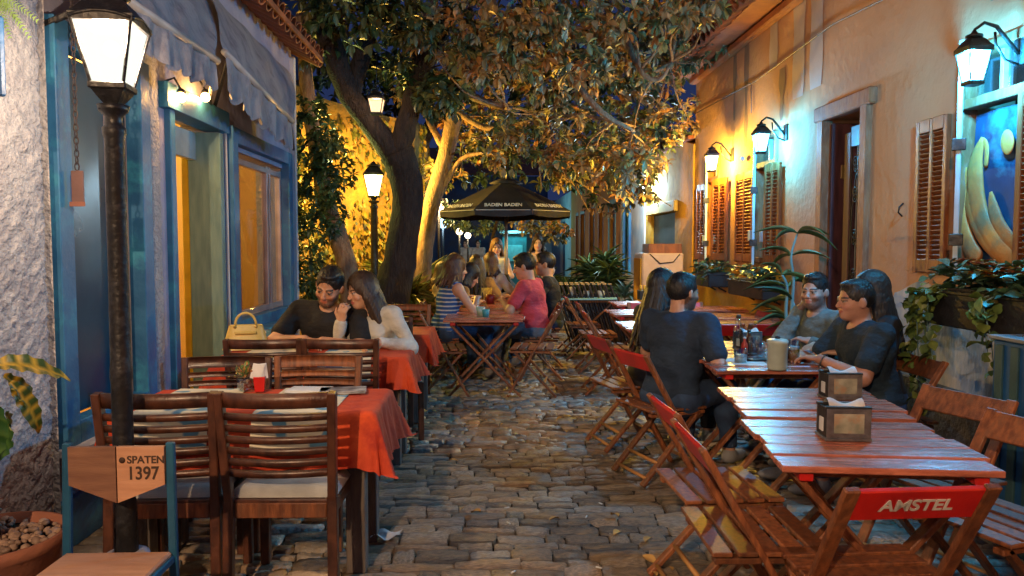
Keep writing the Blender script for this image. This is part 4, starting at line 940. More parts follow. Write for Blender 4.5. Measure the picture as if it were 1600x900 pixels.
# ------------------------------------------------------------------ right near tables
th = -rad(7)
A1 = Vector((1.335, 2.58)); dv = Vector((-math.sin(th), math.cos(th))); A2 = A1 + dv*.70 + Vector((.02,0))
ta = fold_table('nearest reddish plank table with a steel napkin box near its middle'); place(ta, A1.x, A1.y, th)
place_ = dup(ta, (A2.x+.02, A2.y, 0), th*.9, 'second reddish plank table, joined behind the nearest one, with the farther napkin box')
tb = dup(ta, (1.66,4.42,0), -.03, 'plank table with canister and beer glass between the four seated people')
dup(ta, (1.69,5.10,0), -.03, 'plank table joined behind the one with canister and beer glass')
rc = fold_chair('', 'red')
place(rc, 1.17, 2.16, .04); rc['label'] = 'folding chair with bright red AMSTEL backrest at the bottom right'
R_ = Matrix.Rotation(math.atan2(.46,.80), 3, 'X')
amst = text('AMSTEL', .060, M_white_p, rc, (0,-.2105,.742), (PI/2+math.atan2(.46,.80)-0.0,0,0), bold=.0014, xs=1.0, space=1.0)
amst.location = Vector((0,-.200,.745)) + R_ @ Vector((0,-.0102,0))
rp = fold_chair('', 'red'); place(rp, .96, 3.02, -PI/2+.05); rp['label'] = 'red-backed folding chair seen side-on at the left of the second plank table'
dup(rp, (.93,2.52,0), -PI/2-.02, 'red-backed folding chair seen side-on at the left of the nearest plank table')
wc = fold_chair('', 'wood'); place(wc, 1.93, 3.12, PI/2+.35); wc['label'] = 'orange wood folding chair at the far right edge behind the second plank table'
dup(wc, (1.86,2.60,0), PI/2+.30, 'orange wood folding chair with slatted seat at the bottom right corner')
dup(rp, (1.10,4.62,0), -PI/2+.35, 'dark folding chair under the man in the navy T-shirt')
dup(rp, (1.02,5.35,0), -PI/2+.25, 'folding chair behind the navy T-shirt man, under the long-haired woman')
dup(wc, (2.35,4.25,0), PI/2, 'folding chair under the man in the dark shirt by the wall')
dup(wc, (2.32,4.95,0), PI/2, 'folding chair under the bearded man facing the alley')

def dispenser(label, loc, rz):
    t = thing('napkin_dispenser', label, 'napkin dispenser', loc, rz, 'steel napkin boxes'); w, d, h = .155,.105,.105
    MB().box((0,0,.006),(w+.01,d+.01,.012)).build('base', M_steel, t)
    for s_ in (-1,1): 
        MB().box((0,s_*d/2,h/2+.012),(w,.004,h),bev=.001).build('side_plate', M_steel, t); MB().box((0,s_*(d/2+.003),h/2+.012),(w-.05,.002,h-.035),bev=.0005).build('advert_panel', M_ad, t)
    MB().box((-w/2+.004,0,h/2+.012),(.005,d-.006,h)).build('end_plate', M_blackp, t); MB().box((-w/2,-.0,h/2+.0),(.006,.035,.05)).build('napkin_slot', M_paper, t); MB().box((w/2-.004,0,h/2+.012),(.005,d-.006,h)).build('end_plate', M_steel, t)
    MB().box((0,-d/2+.012,h+.014),(w+.008,.022,.010)).build('rim', M_blackp, t); MB().box((0,d/2-.012,h+.014),(w+.008,.022,.010)).build('rim', M_blackp, t)
    def nf(u,v): return ((u-.5)*(w-.03), (v-.5)*(d-.03)+.01*math.sin(u*6), h+.008+.034*math.sin(PI*v)**.7*(.7+.3*math.sin(u*7+1)))
    MB().grid(nf, 14, 10).build('napkins', M_paper, t); return t
M_ad = mat('advert_print', (.42,.42,.34), (.16,.19,.15), scale=14, rough=.5, bump=0, c3=(.40,.22,.12), s3=12)
n1 = dispenser('nearer steel napkin box on the nearest plank table', onT(1317,684,.752), -.10)
n2 = dispenser('farther steel napkin box on the second plank table', onT(1312,622,.752), -.02)
# things on the people's table
def bottle(label, loc, h, r, m, cap, name='bottle', grp='bottles on the table of four'):
    t = thing(name, label, 'bottle', loc, 0, grp); MB().lathe([(r*.9,0),(r,.01),(r,h*.55),(r*.85,h*.66),(r*.42,h*.80),(r*.40,h*.93)], n=16).build('body', m, t); MB().lathe([(r*.46,h*.92),(r*.46,h),(r*.2,h*1.01)], n=12).build('cap', cap, t); return t
t = thing('canister', 'white cylindrical canister with lid on the table of four', 'canister', onT(1214,577,.752)); MB().lathe([(.052,0),(.055,.01),(.055,.145),(.059,.150),(.059,.165),(.05,.172),(.015,.176)], n=28).build('body', mat('pale_green_ceramic',(.50,.58,.52),rough=.35,bump=.02), t); MB().ball((0,0,.182),(.016,.016,.010),10,6).build('knob', M_blackp, t)
def tumbler(label, loc, h=.11, r=.036, beer=None, foam=False):
    t = thing('glass', label, 'glass', loc, 0, 'glasses on the table of four'); MB().lathe([(r*.85,0),(r,h),(r*.94,h),(r*.8,.006)], n=18).build('tumbler', M_clear, t)
    if beer: MB().lathe([(r*.78,.008),(r*.86,h*.6)], n=16).build('drink', beer, t)
    if foam: MB().lathe([(r*.86,h*.6),(r*.88,h*.72)], n=16).build('foam', M_paper, t)
    return t
M_beer = mat('beer', (.75,.28,.02), (.6,.2,.02), rough=.1, bump=0, trans=.3)
tumbler('tall glass of amber beer right of the canister', onT(1240,567,.752), .14, .036, M_beer, True)
tumbler('dark drink beside the beer glass', onT(1229,565,.752), .10, .033, mat('dark_drink',(.10,.02,.015),rough=.1,bump=0))
tumbler('short clear tumbler at the near left of the table of four', onT(1157,567,.752), .085, .042, M_ceram)
tumbler('clear water glass among the bottles', onT(1178,555,.752), .12, .035)
tumbler('clear glass left of the canister', onT(1188,558,.752), .09, .03)
bottle('clear water bottle with dark cap on the table of four', onT(1153,548,.752), .24, .035, M_clear, M_blackp)
bottle('brown sauce bottle with dark cap beside the napkins', onT(1170,551,.752), .15, .028, mat('brown_glass',(.06,.02,.012),rough=.1,bump=0), M_blackp)
bottle('small red sauce bottle on the table of four', onT(1163,556,.752), .12, .022, mat('sauce',(.45,.05,.03),rough=.2,bump=0), M_paper)
bottle('tall yellow-capped dressing bottle by the water bottle', onT(1180,545,.752), .19, .026, M_clear, mat('yellow_cap',(.6,.35,.03),rough=.4))
n3 = dup(n1, onT(1168,546,.752), .3, 'dark napkin holder with white napkins behind the bottles on the table of four')
flat('plate_stack', 'small stack of blue-grey coasters near the beer glass', 'coasters', onT(1262,557,.752), .10,.08,mat('coaster',(.12,.18,.26),rough=.6),.1,.008,4)
flat('menu', 'pale menu lying at the near left of the table of four', 'menu', onT(1128,563,.752), .20,.13,M_paper,.25,.003,1)
flat('menu', 'white sheet lying under the tumbler on the table of four', 'menu', onT(1170,568,.752), .20,.12,M_paper,-.15,.003,1)
t = thing('phone', 'black phone lying by the tumbler on the table of four', 'phone', onT(1185,563,.752), .3); MB().box((0,0,.005),(.14,.07,.009)).build('body', M_blackp, t)

# ------------------------------------------------------------------ tables and chairs further up on the right
def rtab(px, py, lb, rz=0, s=1):
    q = onT(px,py,.75); return dup(ta, (q.x,q.y,0), rz, lb)
rtab(1000,473,'farthest of the empty reddish tables near the stacked chairs',.02); rtab(1002,487,'empty reddish table just in front of the farthest one, left of the navy T-shirt man',.03)
rtab(1030,507,'empty pale-topped table behind the long-haired woman'); rtab(1150,493,'empty red table by the yellow wall under the middle planter',-.02); rtab(1172,506,'empty red table close behind the table of four, by the wall',.03); rtab(1110,481,'small red table in the row before the far planter')
rw_ = [(1.95,6.35,0,'first red-backed chair behind the table of four'),(2.42,6.35,0,'second red-backed chair behind the table of four, nearer the wall'),(1.85,8.25,PI,'red-backed chair before the yellow wall, left one'),(2.3,8.3,PI,'red-backed chair before the yellow wall, right one'),(1.2,7.3,-PI/2,'red-backed chair at the pale-topped table'),(1.28,8.5,-PI/2,'red-backed chair at the left end of the empty tables'),(1.25,9.5,-PI/2,'farthest red-backed chair at the left end of the empty tables'),(2.55,7.25,PI/2,'red-backed chair against the wall under the middle planter')]
for (x,y,rz,lb) in rw_: dup(rp, (x,y,0), rz, lb)
t2 = onT(1110,466,.75)
# black and yellow bottle crate on a table
t = thing('bottle_rack', 'dark rack of yellow-capped bottles on the far empty table', 'rack', onT(1015,468,.752)); MB().box((0,0,.06),(.30,.16,.12)).build('crate', M_blackp, t)
for k in range(6): MB().cyl((-.12+.048*k,0,.1),(-.12+.048*k,0,.19),.016,n=8).build('bottle', mat('yellow_cap',(.6,.35,.03)), t)
# stacked folded chairs leaning in a row
def folded(label):
    t = thing('folded_chair', label, 'folded chair', (0,0,0), 0, 'folded chairs stacked in a row beside the empty tables')
    for s_ in (-1,1):
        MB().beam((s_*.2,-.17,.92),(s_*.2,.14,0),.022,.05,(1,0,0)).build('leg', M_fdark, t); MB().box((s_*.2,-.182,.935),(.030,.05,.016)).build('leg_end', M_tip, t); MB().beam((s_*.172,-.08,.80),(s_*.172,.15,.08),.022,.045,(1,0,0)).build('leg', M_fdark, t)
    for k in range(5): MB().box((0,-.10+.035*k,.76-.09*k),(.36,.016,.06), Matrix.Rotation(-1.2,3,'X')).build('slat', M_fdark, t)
    return t
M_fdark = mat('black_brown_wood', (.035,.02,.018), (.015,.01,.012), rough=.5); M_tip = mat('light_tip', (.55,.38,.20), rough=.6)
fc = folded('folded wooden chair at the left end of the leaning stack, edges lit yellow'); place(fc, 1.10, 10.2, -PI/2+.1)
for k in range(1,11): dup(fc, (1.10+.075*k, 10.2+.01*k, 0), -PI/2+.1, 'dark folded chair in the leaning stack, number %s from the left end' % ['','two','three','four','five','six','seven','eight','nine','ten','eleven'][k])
# pale blue table with crockery
q = onT(915,464,.75); pb_ = fold_table('pale blue painted table in front of the bushes, with white cups on it', .8,.6,4,mat('pale_blue_paint',(.22,.45,.55),(.15,.35,.45),rough=.6), red=False); place(pb_, q.x, q.y, 0)
for k,(dx,lb) in enumerate(((-.2,'white jug on the pale blue table'),(.0,'white bowl in the middle of the pale blue table'),(.2,'white cup on the right of the pale blue table'))):
    t = thing('jug' if k==0 else 'bowl', lb, 'crockery', (q.x+dx,q.y-.1,.752)); MB().lathe([(.03,0),(.05,.04),(.045,.09+.05*(k==0)),(.04,.09+.05*(k==0)),(.03,.02)], n=14).build('body', M_ceram, t)
# cabinet (pinkish appliance) with baskets and cable
q = onY(1050,470,11.6); t = thing('cabinet', 'pinkish-white service cabinet with a cable and a dark crate on top, by the yellow house', 'cabinet', (2.62,11.2,0), .0)
MB().box((0,0,.70),(.62,.60,1.30),bev=.02).build('body', mat('pink_white_enamel',(.58,.42,.38),(.50,.36,.33),rough=.4), t); MB().box((-.318,0,.72),(.02,.50,1.1)).build('grille', M_yellow, t); MB().box((.05,0,1.42),(.5,.45,.14)).build('crate', M_shut, t)
MB().tube([(-.2,-.305,1.34),(-.05,-.32,1.2),(.15,-.32,1.22),(.25,-.31,1.34)], .008, 6).build('cable', M_iron, t)
# corrugated dark unit under the near planter
t = thing('roller_cabinet', 'dark green-blue corrugated cabinet under the near planter at the right edge', 'cabinet', (2.72, 3.03, 0)); 
MB().box((.0,0,.50),(.5,.95,1.0),bev=.008).build('body', M_blued, t)
for k in range(9): MB().box((-.255,-.42+.105*k,.50),(.014,.05,.96)).build('rib', mat('teal_rib',(.04,.10,.12),rough=.4), t)
MB().box((0,0,1.012),(.53,.98,.02)).build('top', mat('grey_edge',(.22,.25,.30),rough=.5), t)

# ------------------------------------------------------------------ centre: X table and its chairs, the long table behind
ct = dup(ta, (-.02,7.35,0), 0, 'plank table with crossed legs in the middle of the alley, blue cups on it'); ct.scale = (1.12,1,1)
sc_ = fold_chair('orange-lit folding chair left of the middle table, facing right', 'slats'); place(sc_, -.42, 7.22, -PI/2+.12, 1.02)
dup(sc_, (.46,7.25,0), PI/2-.15, 'folding chair right of the middle table, facing left', s=1.02)
for k in range(3): dup(ta, (.02,8.25+.68*k,0), 0, ['plank table under the yellow basket, first behind the middle table','plank table around the umbrella pole','farthest plank table under the umbrella'][k])
for k,(x,y,rz,lb) in enumerate(((-.50,8.05,-PI/2,'chair under the woman in the striped top'),(-.52,8.75,-PI/2,'chair under the dark-haired woman leaning over the table'),(.58,8.1,PI/2,'chair under the man in the pink shirt'),(.68,8.95,PI/2,'chair under the man in the black cap'),(-.05,9.95,0,'chair under the long-haired woman seen from behind'),(-.5,10.2,-.8,'chair at the far end of the long table'))):
    dup(sc_, (x,y,0), rz, lb)
def pail(label, q, s=1.0, m=None):
    t = thing('cup', label, 'cup', q, 0, 'cups on the middle table'); MB().lathe([(.032*s,0),(.045*s,.09*s),(.042*s,.09*s),(.03*s,.008)], n=18).build('bucket', m, t); MB().tube([(.044*s*math.cos(a),0,.088*s+.03*s*math.sin(a)) for a in [PI*i/8 for i in range(9)]], .002, 5).build('handle', M_steel, t); return t
pail('pale cup on the middle table, left of the blue cup', onT(751,494), 1.05, mat('pale_aqua',(.35,.55,.55),rough=.5)); pail('small turquoise cup on the middle table', onT(759,496), .9, mat('turquoise',(.06,.38,.50),rough=.5))
q = onT(750,470); t = thing('basket', 'yellow woven basket full of napkins on the table behind the middle one', 'basket', (q.x+.02,q.y,.752)); 
MB().lathe([(.09,0),(.12,.02),(.15,.17),(.14,.17),(.09,.02)], n=22).build('basket', mat('yellow_wicker',(.62,.42,.08),(.35,.22,.05),scale=30,rough=.8,bump=.6), t)
b = MB(); [b.ball((random.uniform(-.09,.09),random.uniform(-.06,.06),.17+random.uniform(0,.06)),(.04,.03,.03),7,5) for _ in range(14)]; b.build('napkins', mat('cream_paper',(.66,.56,.22),rough=.8), t)
t = thing('cup', 'dark red mug just right of the yellow basket', 'cup', onT(766,474,.752)); MB().lathe([(.05,0),(.055,.11),(.05,.11),(.045,.01)], n=16).build('mug', mat('dark_red_glaze',(.25,.02,.02),rough=.3), t)
t = thing('glass', 'clear glass right of the umbrella pole on the long table', 'glass', onT(800,472,.752)); MB().lathe([(.03,0),(.038,.10),(.036,.10),(.028,.006)], n=14).build('tumbler', M_clear, t)

# umbrella
U = Vector((onY(791,385,10.4).x, 10.4, 0)); zr, za_ = 1.93, 2.36
t = thing('umbrella', 'large black parasol lettered BADEN BADEN over the long table', 'umbrella', U, .32)
MB().cyl((0,0,0),(0,0,za_-.04),.024).build('pole', mat('grey_pole',(.30,.26,.22),rough=.4,metal=.4), t)
n = 8; Rr = .96
for k in range(n):
    a0, a1 = 2*PI*k/n, 2*PI*(k+1)/n
    def f(u, v):
        p0 = Vector((math.cos(a0),math.sin(a0),0)); p1 = Vector((math.cos(a1),math.sin(a1),0)); p = p0.lerp(p1,u)*(.03+(Rr-.03)*v); z = za_-(za_-zr)*(v**1.12); z -= .025*math.sin(PI*u)*v; return (p.x,p.y,z)
    MB().grid(f, 6, 8).build('canopy_panel', M_black, t)
    def g_(u, v):
        p = Vector(f(u,1)); p.z -= .075*v; q_ = p*1.0; return (p.x*(1-.01*v),p.y*(1-.01*v),p.z)
    pn = MB().grid(g_, 6, 2).build('valance_panel', M_black, t)
    MB().tube([(.05*math.cos(a0),.05*math.sin(a0),za_-.05),(Rr*.96*math.cos(a0),Rr*.96*math.sin(a0),zr-.002)], .008, 5).build('rib', M_iron, t)
    MB().tube([(.03*math.cos(a0),.03*math.sin(a0),zr-.05),(Rr*.5*math.cos(a0),Rr*.5*math.sin(a0),(za_+zr)/2-.01)], .006, 5).build('strut', M_iron, t)
    am = (a0+a1)/2; wa = am+.32; d_ = Vector((math.cos(am),math.sin(am),0)); rr_ = Rr*math.cos(PI/8)
    if math.sin(wa) < -.3:
        MB().box(d_*(rr_+.0)+Vector((0,0,zr-.012)), (.006, .70, .007), Matrix.Rotation(am,3,'Z')).build('white_trim', M_white_p, t)
        text('BADEN BADEN', .085, M_white_p, t, d_*(rr_-.055)+Vector((0,0,zr+.055)), Euler((rad(42),0,am+PI/2)), bold=.002, xs=.85, ext=.002)
MB().lathe([(.03,za_-.05),(.25,za_-.035),(.12,za_+.02),(.03,za_+.05)], n=8).build('vent_cap', M_black, t)
t = thing('umbrella_skirt', 'black folded cloth cone tied round the umbrella pole above the table', 'cloth', (U.x, U.y, .76)); 
MB().grid(lambda u,v: ((.035+.16*v**1.4)*(1+.12*math.sin(u*2*PI*6)*v)*math.cos(2*PI*u), (.035+.16*v**1.4)*(1+.12*math.sin(u*2*PI*6)*v)*math.sin(2*PI*u), .30-.24*v+.03*math.sin(u*2*PI*3)*v), 48, 8).build('cloth', M_black, t)

# litter and fallen leaves
for i,(px,py,s_,lb) in enumerate(((603,838,.09,'crumpled white napkin on the cobbles beside the front table'),(756,617,.05,'white paper scrap under the middle table'),(800,618,.04,'small white scrap right of the middle table legs'),(872,560,.12,'white plastic cup lying by the pink-shirted man'))):
    q = onZ(px,py,.02); t = MB().grid(lambda u,v: ((u-.5)*s_*1.6+.01*math.sin(v*7),(v-.5)*s_+.01*math.sin(u*9),.012*math.sin(u*8+v*5)+.012), 8, 6).build('paper_scrap', M_paper); t.location = q; tag(t, lb, 'litter')
lm = MB().grid(lambda u,v: ((u-.5)*.05*math.sin(PI*(v*.9+.05)),(v-.5)*.08,.012*math.sin(v*3)+.02*abs(u-.5)), 4, 5).mesh('fallen_leaf', mat('dry_leaf',(.55,.33,.10),(.35,.2,.06),rough=.8,bump=.2))
for i in range(45):
    x = random.uniform(-.6,1.0); y = random.uniform(3.0,9); o = link('fallen_leaf', lm); o.location = (x,y,gz(x,y)+.012); s_ = random.uniform(.35,1); o.scale = (s_,s_,s_); o.rotation_euler = (random.uniform(-.3,.3),random.uniform(-.3,.3),random.uniform(0,6.28)); tag(o, 'dry yellow-brown leaf fallen on the cobbles', 'leaf', 'fallen leaves on the cobbles')

# cigarette ends and bottle caps between the stones
bm_ = MB().cyl((-.014,0,0),(.014,0,0),.004,n=6).mesh('cigarette_end', M_paper)
for i in range(26):
    x = random.uniform(-.5,1.3); y = random.uniform(3.0,7.5); o = link('cigarette_end', bm_); o.location = (x,y,gz(x,y)+.012); o.rotation_euler = (0,0,random.uniform(0,3)); tag(o, 'white cigarette end lying on the cobbles', 'litter', 'cigarette ends on the cobbles')
# ------------------------------------------------------------------ leaves
def leaf_arr(nv=4, cup=.3, droop=.25, shape='obov'):
    vs = []; fs = []
    for j in range(nv+1):
        v = j/nv
        w = (math.sin(PI*(v**1.35*.92+.04)) if shape == 'obov' else math.sin(PI*(v*.9+.05)))*.5
        for x in (-1,0,1): vs.append((x*w, v, cup*abs(x)*w - droop*v*v))
    for j in range(nv):
        for i in range(2): fs.append((j*3+i, j*3+i+1, j*3+i+4, j*3+i+3))
    return np.array(vs), fs
LV, LF = leaf_arr()
LV2, LF2 = leaf_arr(2, .2, .2, 'ell')
def rot_of(d, roll, up=(0,0,1)):
    d = d/np.linalg.norm(d); x = np.cross(d, up); 
    if np.linalg.norm(x) < 1e-3: x = np.array([1.,0,0])
    x /= np.linalg.norm(x); z = np.cross(x, d); c, s = math.cos(roll), math.sin(roll); x2 = x*c+z*s; z2 = np.cross(x2, d); return np.stack([x2, d, z2], 1)
def leaf_batch(items, parent, name, V=LV, Fl=LF, m=None, off=(0,0,0), kind='stuff'):
    """items: (pos, dir, roll, length, width, colour)"""
    A = []; Fc = []; C = []; n = len(V); off = np.array(off)
    for i, (p, d, r, L, w, c) in enumerate(items):
        R = rot_of(d, r); A.append((V*np.array([w, L, L])) @ R.T + p - off); C.append(np.tile(c, (n,1)))
    F_ = (np.array(Fl)[None] + (np.arange(len(items))*n)[:,None,None]).reshape(-1, len(Fl[0]))
    me = bpy.data.meshes.new(name); A = np.concatenate(A)
    me.from_pydata(A.tolist(), [], F_.tolist()); me.materials.append(m or M_leaf); me.polygons.foreach_set('use_smooth', [True]*len(F_)); colattr(me, np.concatenate(C))
    return link(name, me, parent, kind=kind)
LPAL = np.array([(.28,.27,.10),(.13,.17,.07),(.44,.29,.11),(.52,.30,.11),(.54,.25,.08),(.08,.12,.06),(.44,.38,.22),(.62,.40,.18),(.36,.36,.24)])  # leaf tones; the orange and gold ones carry warm lamplight in their colour
def whorls(blobs, per, L=(.10,.17), pal=LPAL, wr=.5, spread=1.0, nl=7):
    it = []
    for (c, r) in blobs:
        c = np.array(c); r = np.array(r if hasattr(r,'__len__') else (r,r,r))
        for _ in range(per):
            u = rng.normal(size=3); u /= np.linalg.norm(u); q = u*rng.uniform(.35,1.0)**.5; p = c+q*r
            ax = u*.6+rng.normal(size=3)*.4+np.array([0,0,.25]); ax /= np.linalg.norm(ax); x = np.cross(ax,[.3,.2,1]); x /= np.linalg.norm(x); y = np.cross(ax,x); a0 = rng.uniform(0,6.28); base = pal[rng.integers(len(pal))]*rng.uniform(.7,1.3)
            k = nl+rng.integers(-2,3)
            for i in range(k):
                a = a0+2.4*i; e = rng.uniform(.1,.75); d = (x*math.cos(a)+y*math.sin(a))*math.cos(e)*spread+ax*math.sin(e) - np.array([0,0,.15]); l = rng.uniform(*L); it.append((p, d, rng.normal(0,.35), l, l*wr*rng.uniform(.8,1.15), base*rng.uniform(.8,1.25)))
    return it
def limb(pts, rs, parent, m, name='limb', n=10, sub=5, off=(0,0,0), noise=.1, wob=.0):
    P = [Vector(p) for p in pts]; Q = []; R_ = []
    for i in range(len(P)-1):
        for k in range(sub):
            p0 = P[max(i-1,0)]; p1 = P[i]; p2 = P[i+1]; p3 = P[min(i+2,len(P)-1)]; t = k/sub
            q = .5*((2*p1)+(p2-p0)*t+(2*p0-5*p1+4*p2-p3)*t*t+(3*p1-3*p2+p3-p0)*t**3)
            Q.append(q - Vector(off) + Vector((random.uniform(-wob,wob),random.uniform(-wob,wob),0))); R_.append(rs[i]+(rs[i+1]-rs[i])*t)
    Q.append(P[-1]-Vector(off)); R_.append(rs[-1]); return MB().tube(Q, R_, n, noise=noise).build(name, m, parent)
def tree(label, base, trunk, tr, limbs, blobs, per, m, hero=300, L=(.10,.17), name='tree', pal=LPAL, twigs=1):
    t = thing(name, label, 'tree', base); o_ = base
    limb(trunk, tr, t, m, 'trunk', 14, 6, o_, .10)
    for pts, rs in limbs: limb(pts, rs, t, m, 'limb', 9, 5, o_, .08, .01)
    # twigs towards every clump
    ends = [Vector(p) for pts,_ in limbs for p in pts[1:]]
    for (c, r) in blobs:
        c = Vector(c); e = min(ends, key=lambda q: (q-c).length)
        for _ in range(twigs): 
            tip = c+Vector(rng.normal(size=3)*.25); mid = e.lerp(tip,.5)+Vector((random.uniform(-.12,.12),random.uniform(-.12,.12),random.uniform(-.1,.15))); limb([e,mid,tip],[.020,.012,.005], t, m, 'twig', 6, 4, o_, .05, .008)
    it = whorls(blobs, per, L, pal)
    it.sort(key=lambda q: (q[0][1]/q[3]))      # those that show largest first
    hv = it[:hero]; vis = []
    if hero:
        meshes = []
        for k in range(10):
            v = LV.copy(); me = bpy.data.meshes.new('leaf'); me.from_pydata(v.tolist(), [], LF); me.materials.append(M_leaf); me.polygons.foreach_set('use_smooth', [True]*len(LF)); colattr(me, pal[k%len(pal)]*rng.uniform(.8,1.2)); meshes.append(me)
        for i,(p,d,r,l,w,c) in enumerate(hv):
            o = link('leaf', meshes[i%10], t); M4 = Matrix(rot_of(d,r).tolist()).to_4x4() @ Matrix.Diagonal((w,l,l,1)); M4.translation = Vector(p)-Vector(base); o.matrix_local = M4
    leaf_batch(it[hero:], t, 'foliage', off=base); return t
def P3(px,py,Y_): return tuple(onY(px,py,Y_))
# dark forked tree
YT = 9.0
b0 = (onY(617,480,YT).x, YT, 0)
tk = [b0, P3(612,470,YT), P3(625,400,YT), P3(636,330,YT), P3(632,270,YT-.05), P3(618,238,YT-.1)]
lb = [([P3(618,245,YT-.1),P3(585,200,YT-.2),P3(548,150,YT-.4),P3(520,80,YT-.7),P3(500,0,YT-.9),P3(480,-60,YT-1)],[.15,.135,.13,.13,.12,.10]),
      ([P3(622,245,YT-.1),P3(638,180,YT-.2),P3(660,110,YT-.4),P3(690,50,YT-.6),P3(720,-20,YT-.9),P3(780,-60,YT-1.2)],[.15,.12,.10,.085,.07,.05]),
      ([P3(548,150,YT-.4),P3(565,90,YT-.5),P3(585,20,YT-.7),P3(600,-60,YT-.9)],[.11,.10,.095,.08]),
      ([P3(660,110,YT-.4),P3(645,60,YT-.5),P3(640,-10,YT-.6)],[.08,.07,.06])]
bl = []; extra = []
for (px,py,Y_,r) in ((470,40,8.2,.5),(560,20,7.6,.45),(640,20,7.8,.5),(700,60,8.0,.40),(760,20,7.6,.45),(840,15,7.4,.42),(920,25,7.4,.42),(640,110,8.8,.32),(690,150,8.6,.30),(600,-40,7.8,.5),(520,-30,7.8,.5),(760,90,8.0,.35),(830,80,7.8,.36),(905,90,7.8,.36),(1060,30,7.6,.40),(990,10,7.4,.40),(1110,-20,7.4,.40)):
    (bl if px < 700 else extra).append((P3(px,py,Y_), (r,r,r*.75)))
SHADE_PAL = LPAL*np.array([.26,.46,.42])  # darkened leaf colours: the shade of unlit foliage is put into them
tree('thick dark forked tree in front of the yellow ivy wall', b0, tk, [.28,.235,.195,.18,.20,.205], lb, bl, 52, M_bark, 300, (.085,.15), 'forked_tree', SHADE_PAL)
# pale tree behind, canopy over the alley
b1 = (onY(655,470,11.2).x, 11.2, 0); Yp = 11.2
tk = [b1, P3(660,420,Yp), P3(672,330,Yp), P3(700,230,Yp-.1), P3(712,150,Yp-.3)]
lb = [([P3(712,150,Yp-.3),P3(735,90,Yp-.5),P3(760,35,Yp-.7),P3(770,-20,Yp-.8)],[.11,.10,.09,.07]),([P3(760,60,10),P3(830,70,8.9),P3(885,115,8.5),P3(940,175,8.3),P3(990,205,8.4)],[.06,.05,.042,.035,.02]),([P3(690,130,10.4),P3(735,150,9.2),P3(790,170,8.9)],[.06,.05,.03]),([P3(980,60,8.8),P3(1000,110,8.5),P3(1030,125,8.4),P3(1050,95,8.4)],[.035,.03,.026,.015]),
      ([P3(735,95,Yp-.5),P3(800,60,10.2),P3(860,100,9.8),P3(905,140,9.4)],[.055,.05,.042,.02]),
      ([P3(712,140,Yp-.3),P3(760,90,10.4),P3(800,110,10)],[.045,.035,.02]),
      ([P3(760,50,Yp-.6),P3(850,40,10),P3(960,60,9.4),P3(1010,110,9),P3(1045,100,9)],[.06,.05,.04,.03,.02]),
      ([P3(708,170,Yp-.3),P3(760,200,10.5),P3(830,190,10),P3(900,180,9.5),P3(960,190,9)],[.05,.04,.032,.025,.018]),
      ([P3(675,330,Yp),P3(720,250,Yp-.2),P3(780,240,10.5),P3(860,235,10)],[.05,.035,.025,.015]),
      ([P3(698,240,Yp),P3(668,180,Yp),P3(672,110,Yp),P3(662,20,Yp)],[.06,.045,.04,.03])]
bl = []
r0 = random.Random(3)
cells = [(730,110),(790,120),(850,130),(910,120),(965,110),(1020,90),(1060,70),(760,180),(820,185),(880,180),(940,175),(1000,160),(1045,140),(740,240),(800,235),(860,235),(920,230),(975,220),(1030,200),(1065,180),(770,55),(830,45),(890,50),(950,55),(1010,40),(1060,30),(700,262),(890,252),(935,262),(985,265),(1030,245),(955,300),(1000,290),(720,190),(690,120),(690,50),(1100,60),(640,160),(680,20),(730,15),(1090,5)]
for (px,py) in cells:
    Y_ = r0.uniform(8.8,10.6) if px > 775 else r0.uniform(11.6,12.6); bl.append((P3(px+r0.uniform(-12,12),py+r0.uniform(-10,10),Y_), (.33,.5,.27)))
bl += extra
tree('pale-barked tree arching its broad leaves over the alley', b1, tk, [.17,.14,.125,.12,.12], lb, bl, 36, M_bark2, 300, (.08,.145), 'broadleaf_tree', LPAL, 2)
# backing canopy farther down the alley: denser and darker
b2 = (-2.1, 15.5, 0)
bl = [(P3(px,py,Y_),(1.0,1.0,.8)) for (px,py,Y_) in ((560,60,14),(640,40,14.5),(700,110,15),(760,160,14.5),(830,120,14),(900,140,13.5),(960,180,13),(740,250,16),(800,210,15),(870,240,14),(620,140,15),(540,150,14),(1000,60,13.2),(900,40,13.5),(780,40,14))]
tree('tall darker tree farther along the alley behind the arching one', b2, [b2,P3(640,380,15.5),P3(650,250,15.5),P3(700,150,15)], [.2,.17,.15,.12], [([P3(700,150,15),P3(780,110,14.5),P3(880,110,14)],[.1,.07,.04]),([P3(660,230,15.5),P3(600,120,15),P3(560,60,14.5)],[.1,.07,.04])], bl, 62, M_bark, 0, (.13,.22), 'background_tree', SHADE_PAL)
# small hanging branches under the umbrella height, left and right
for (pts, lab, pal) in (([(850,352,13),(820,345,13),(870,365,12.5)],'drooping dark bush hanging right of the umbrella pole',LPAL),([(720,345,15),(700,330,15),(745,350,15),(770,350,15)],'pale green low branch hanging over the small lamps left of the umbrella',np.array([(.18,.26,.12),(.25,.32,.16),(.12,.2,.08)]))):
    bl = [(P3(*p),(.30,.3,.22)) for p in pts]; c0 = Vector(P3(*pts[0])); t = thing('bush', lab, 'bush', (c0.x-1.0,c0.y+.3,0)); 
    limb([(c0.x-1.0,c0.y+.3,0),(c0.x-.9,c0.y+.3,1.6),(c0.x-.5,c0.y+.2,c0.z+.5),tuple(c0)],[.04,.035,.025,.01],t,M_bark,'stem',7,4,t.location); leaf_batch(whorls(bl,26,(.07,.12),pal),t,'foliage',off=t.location)
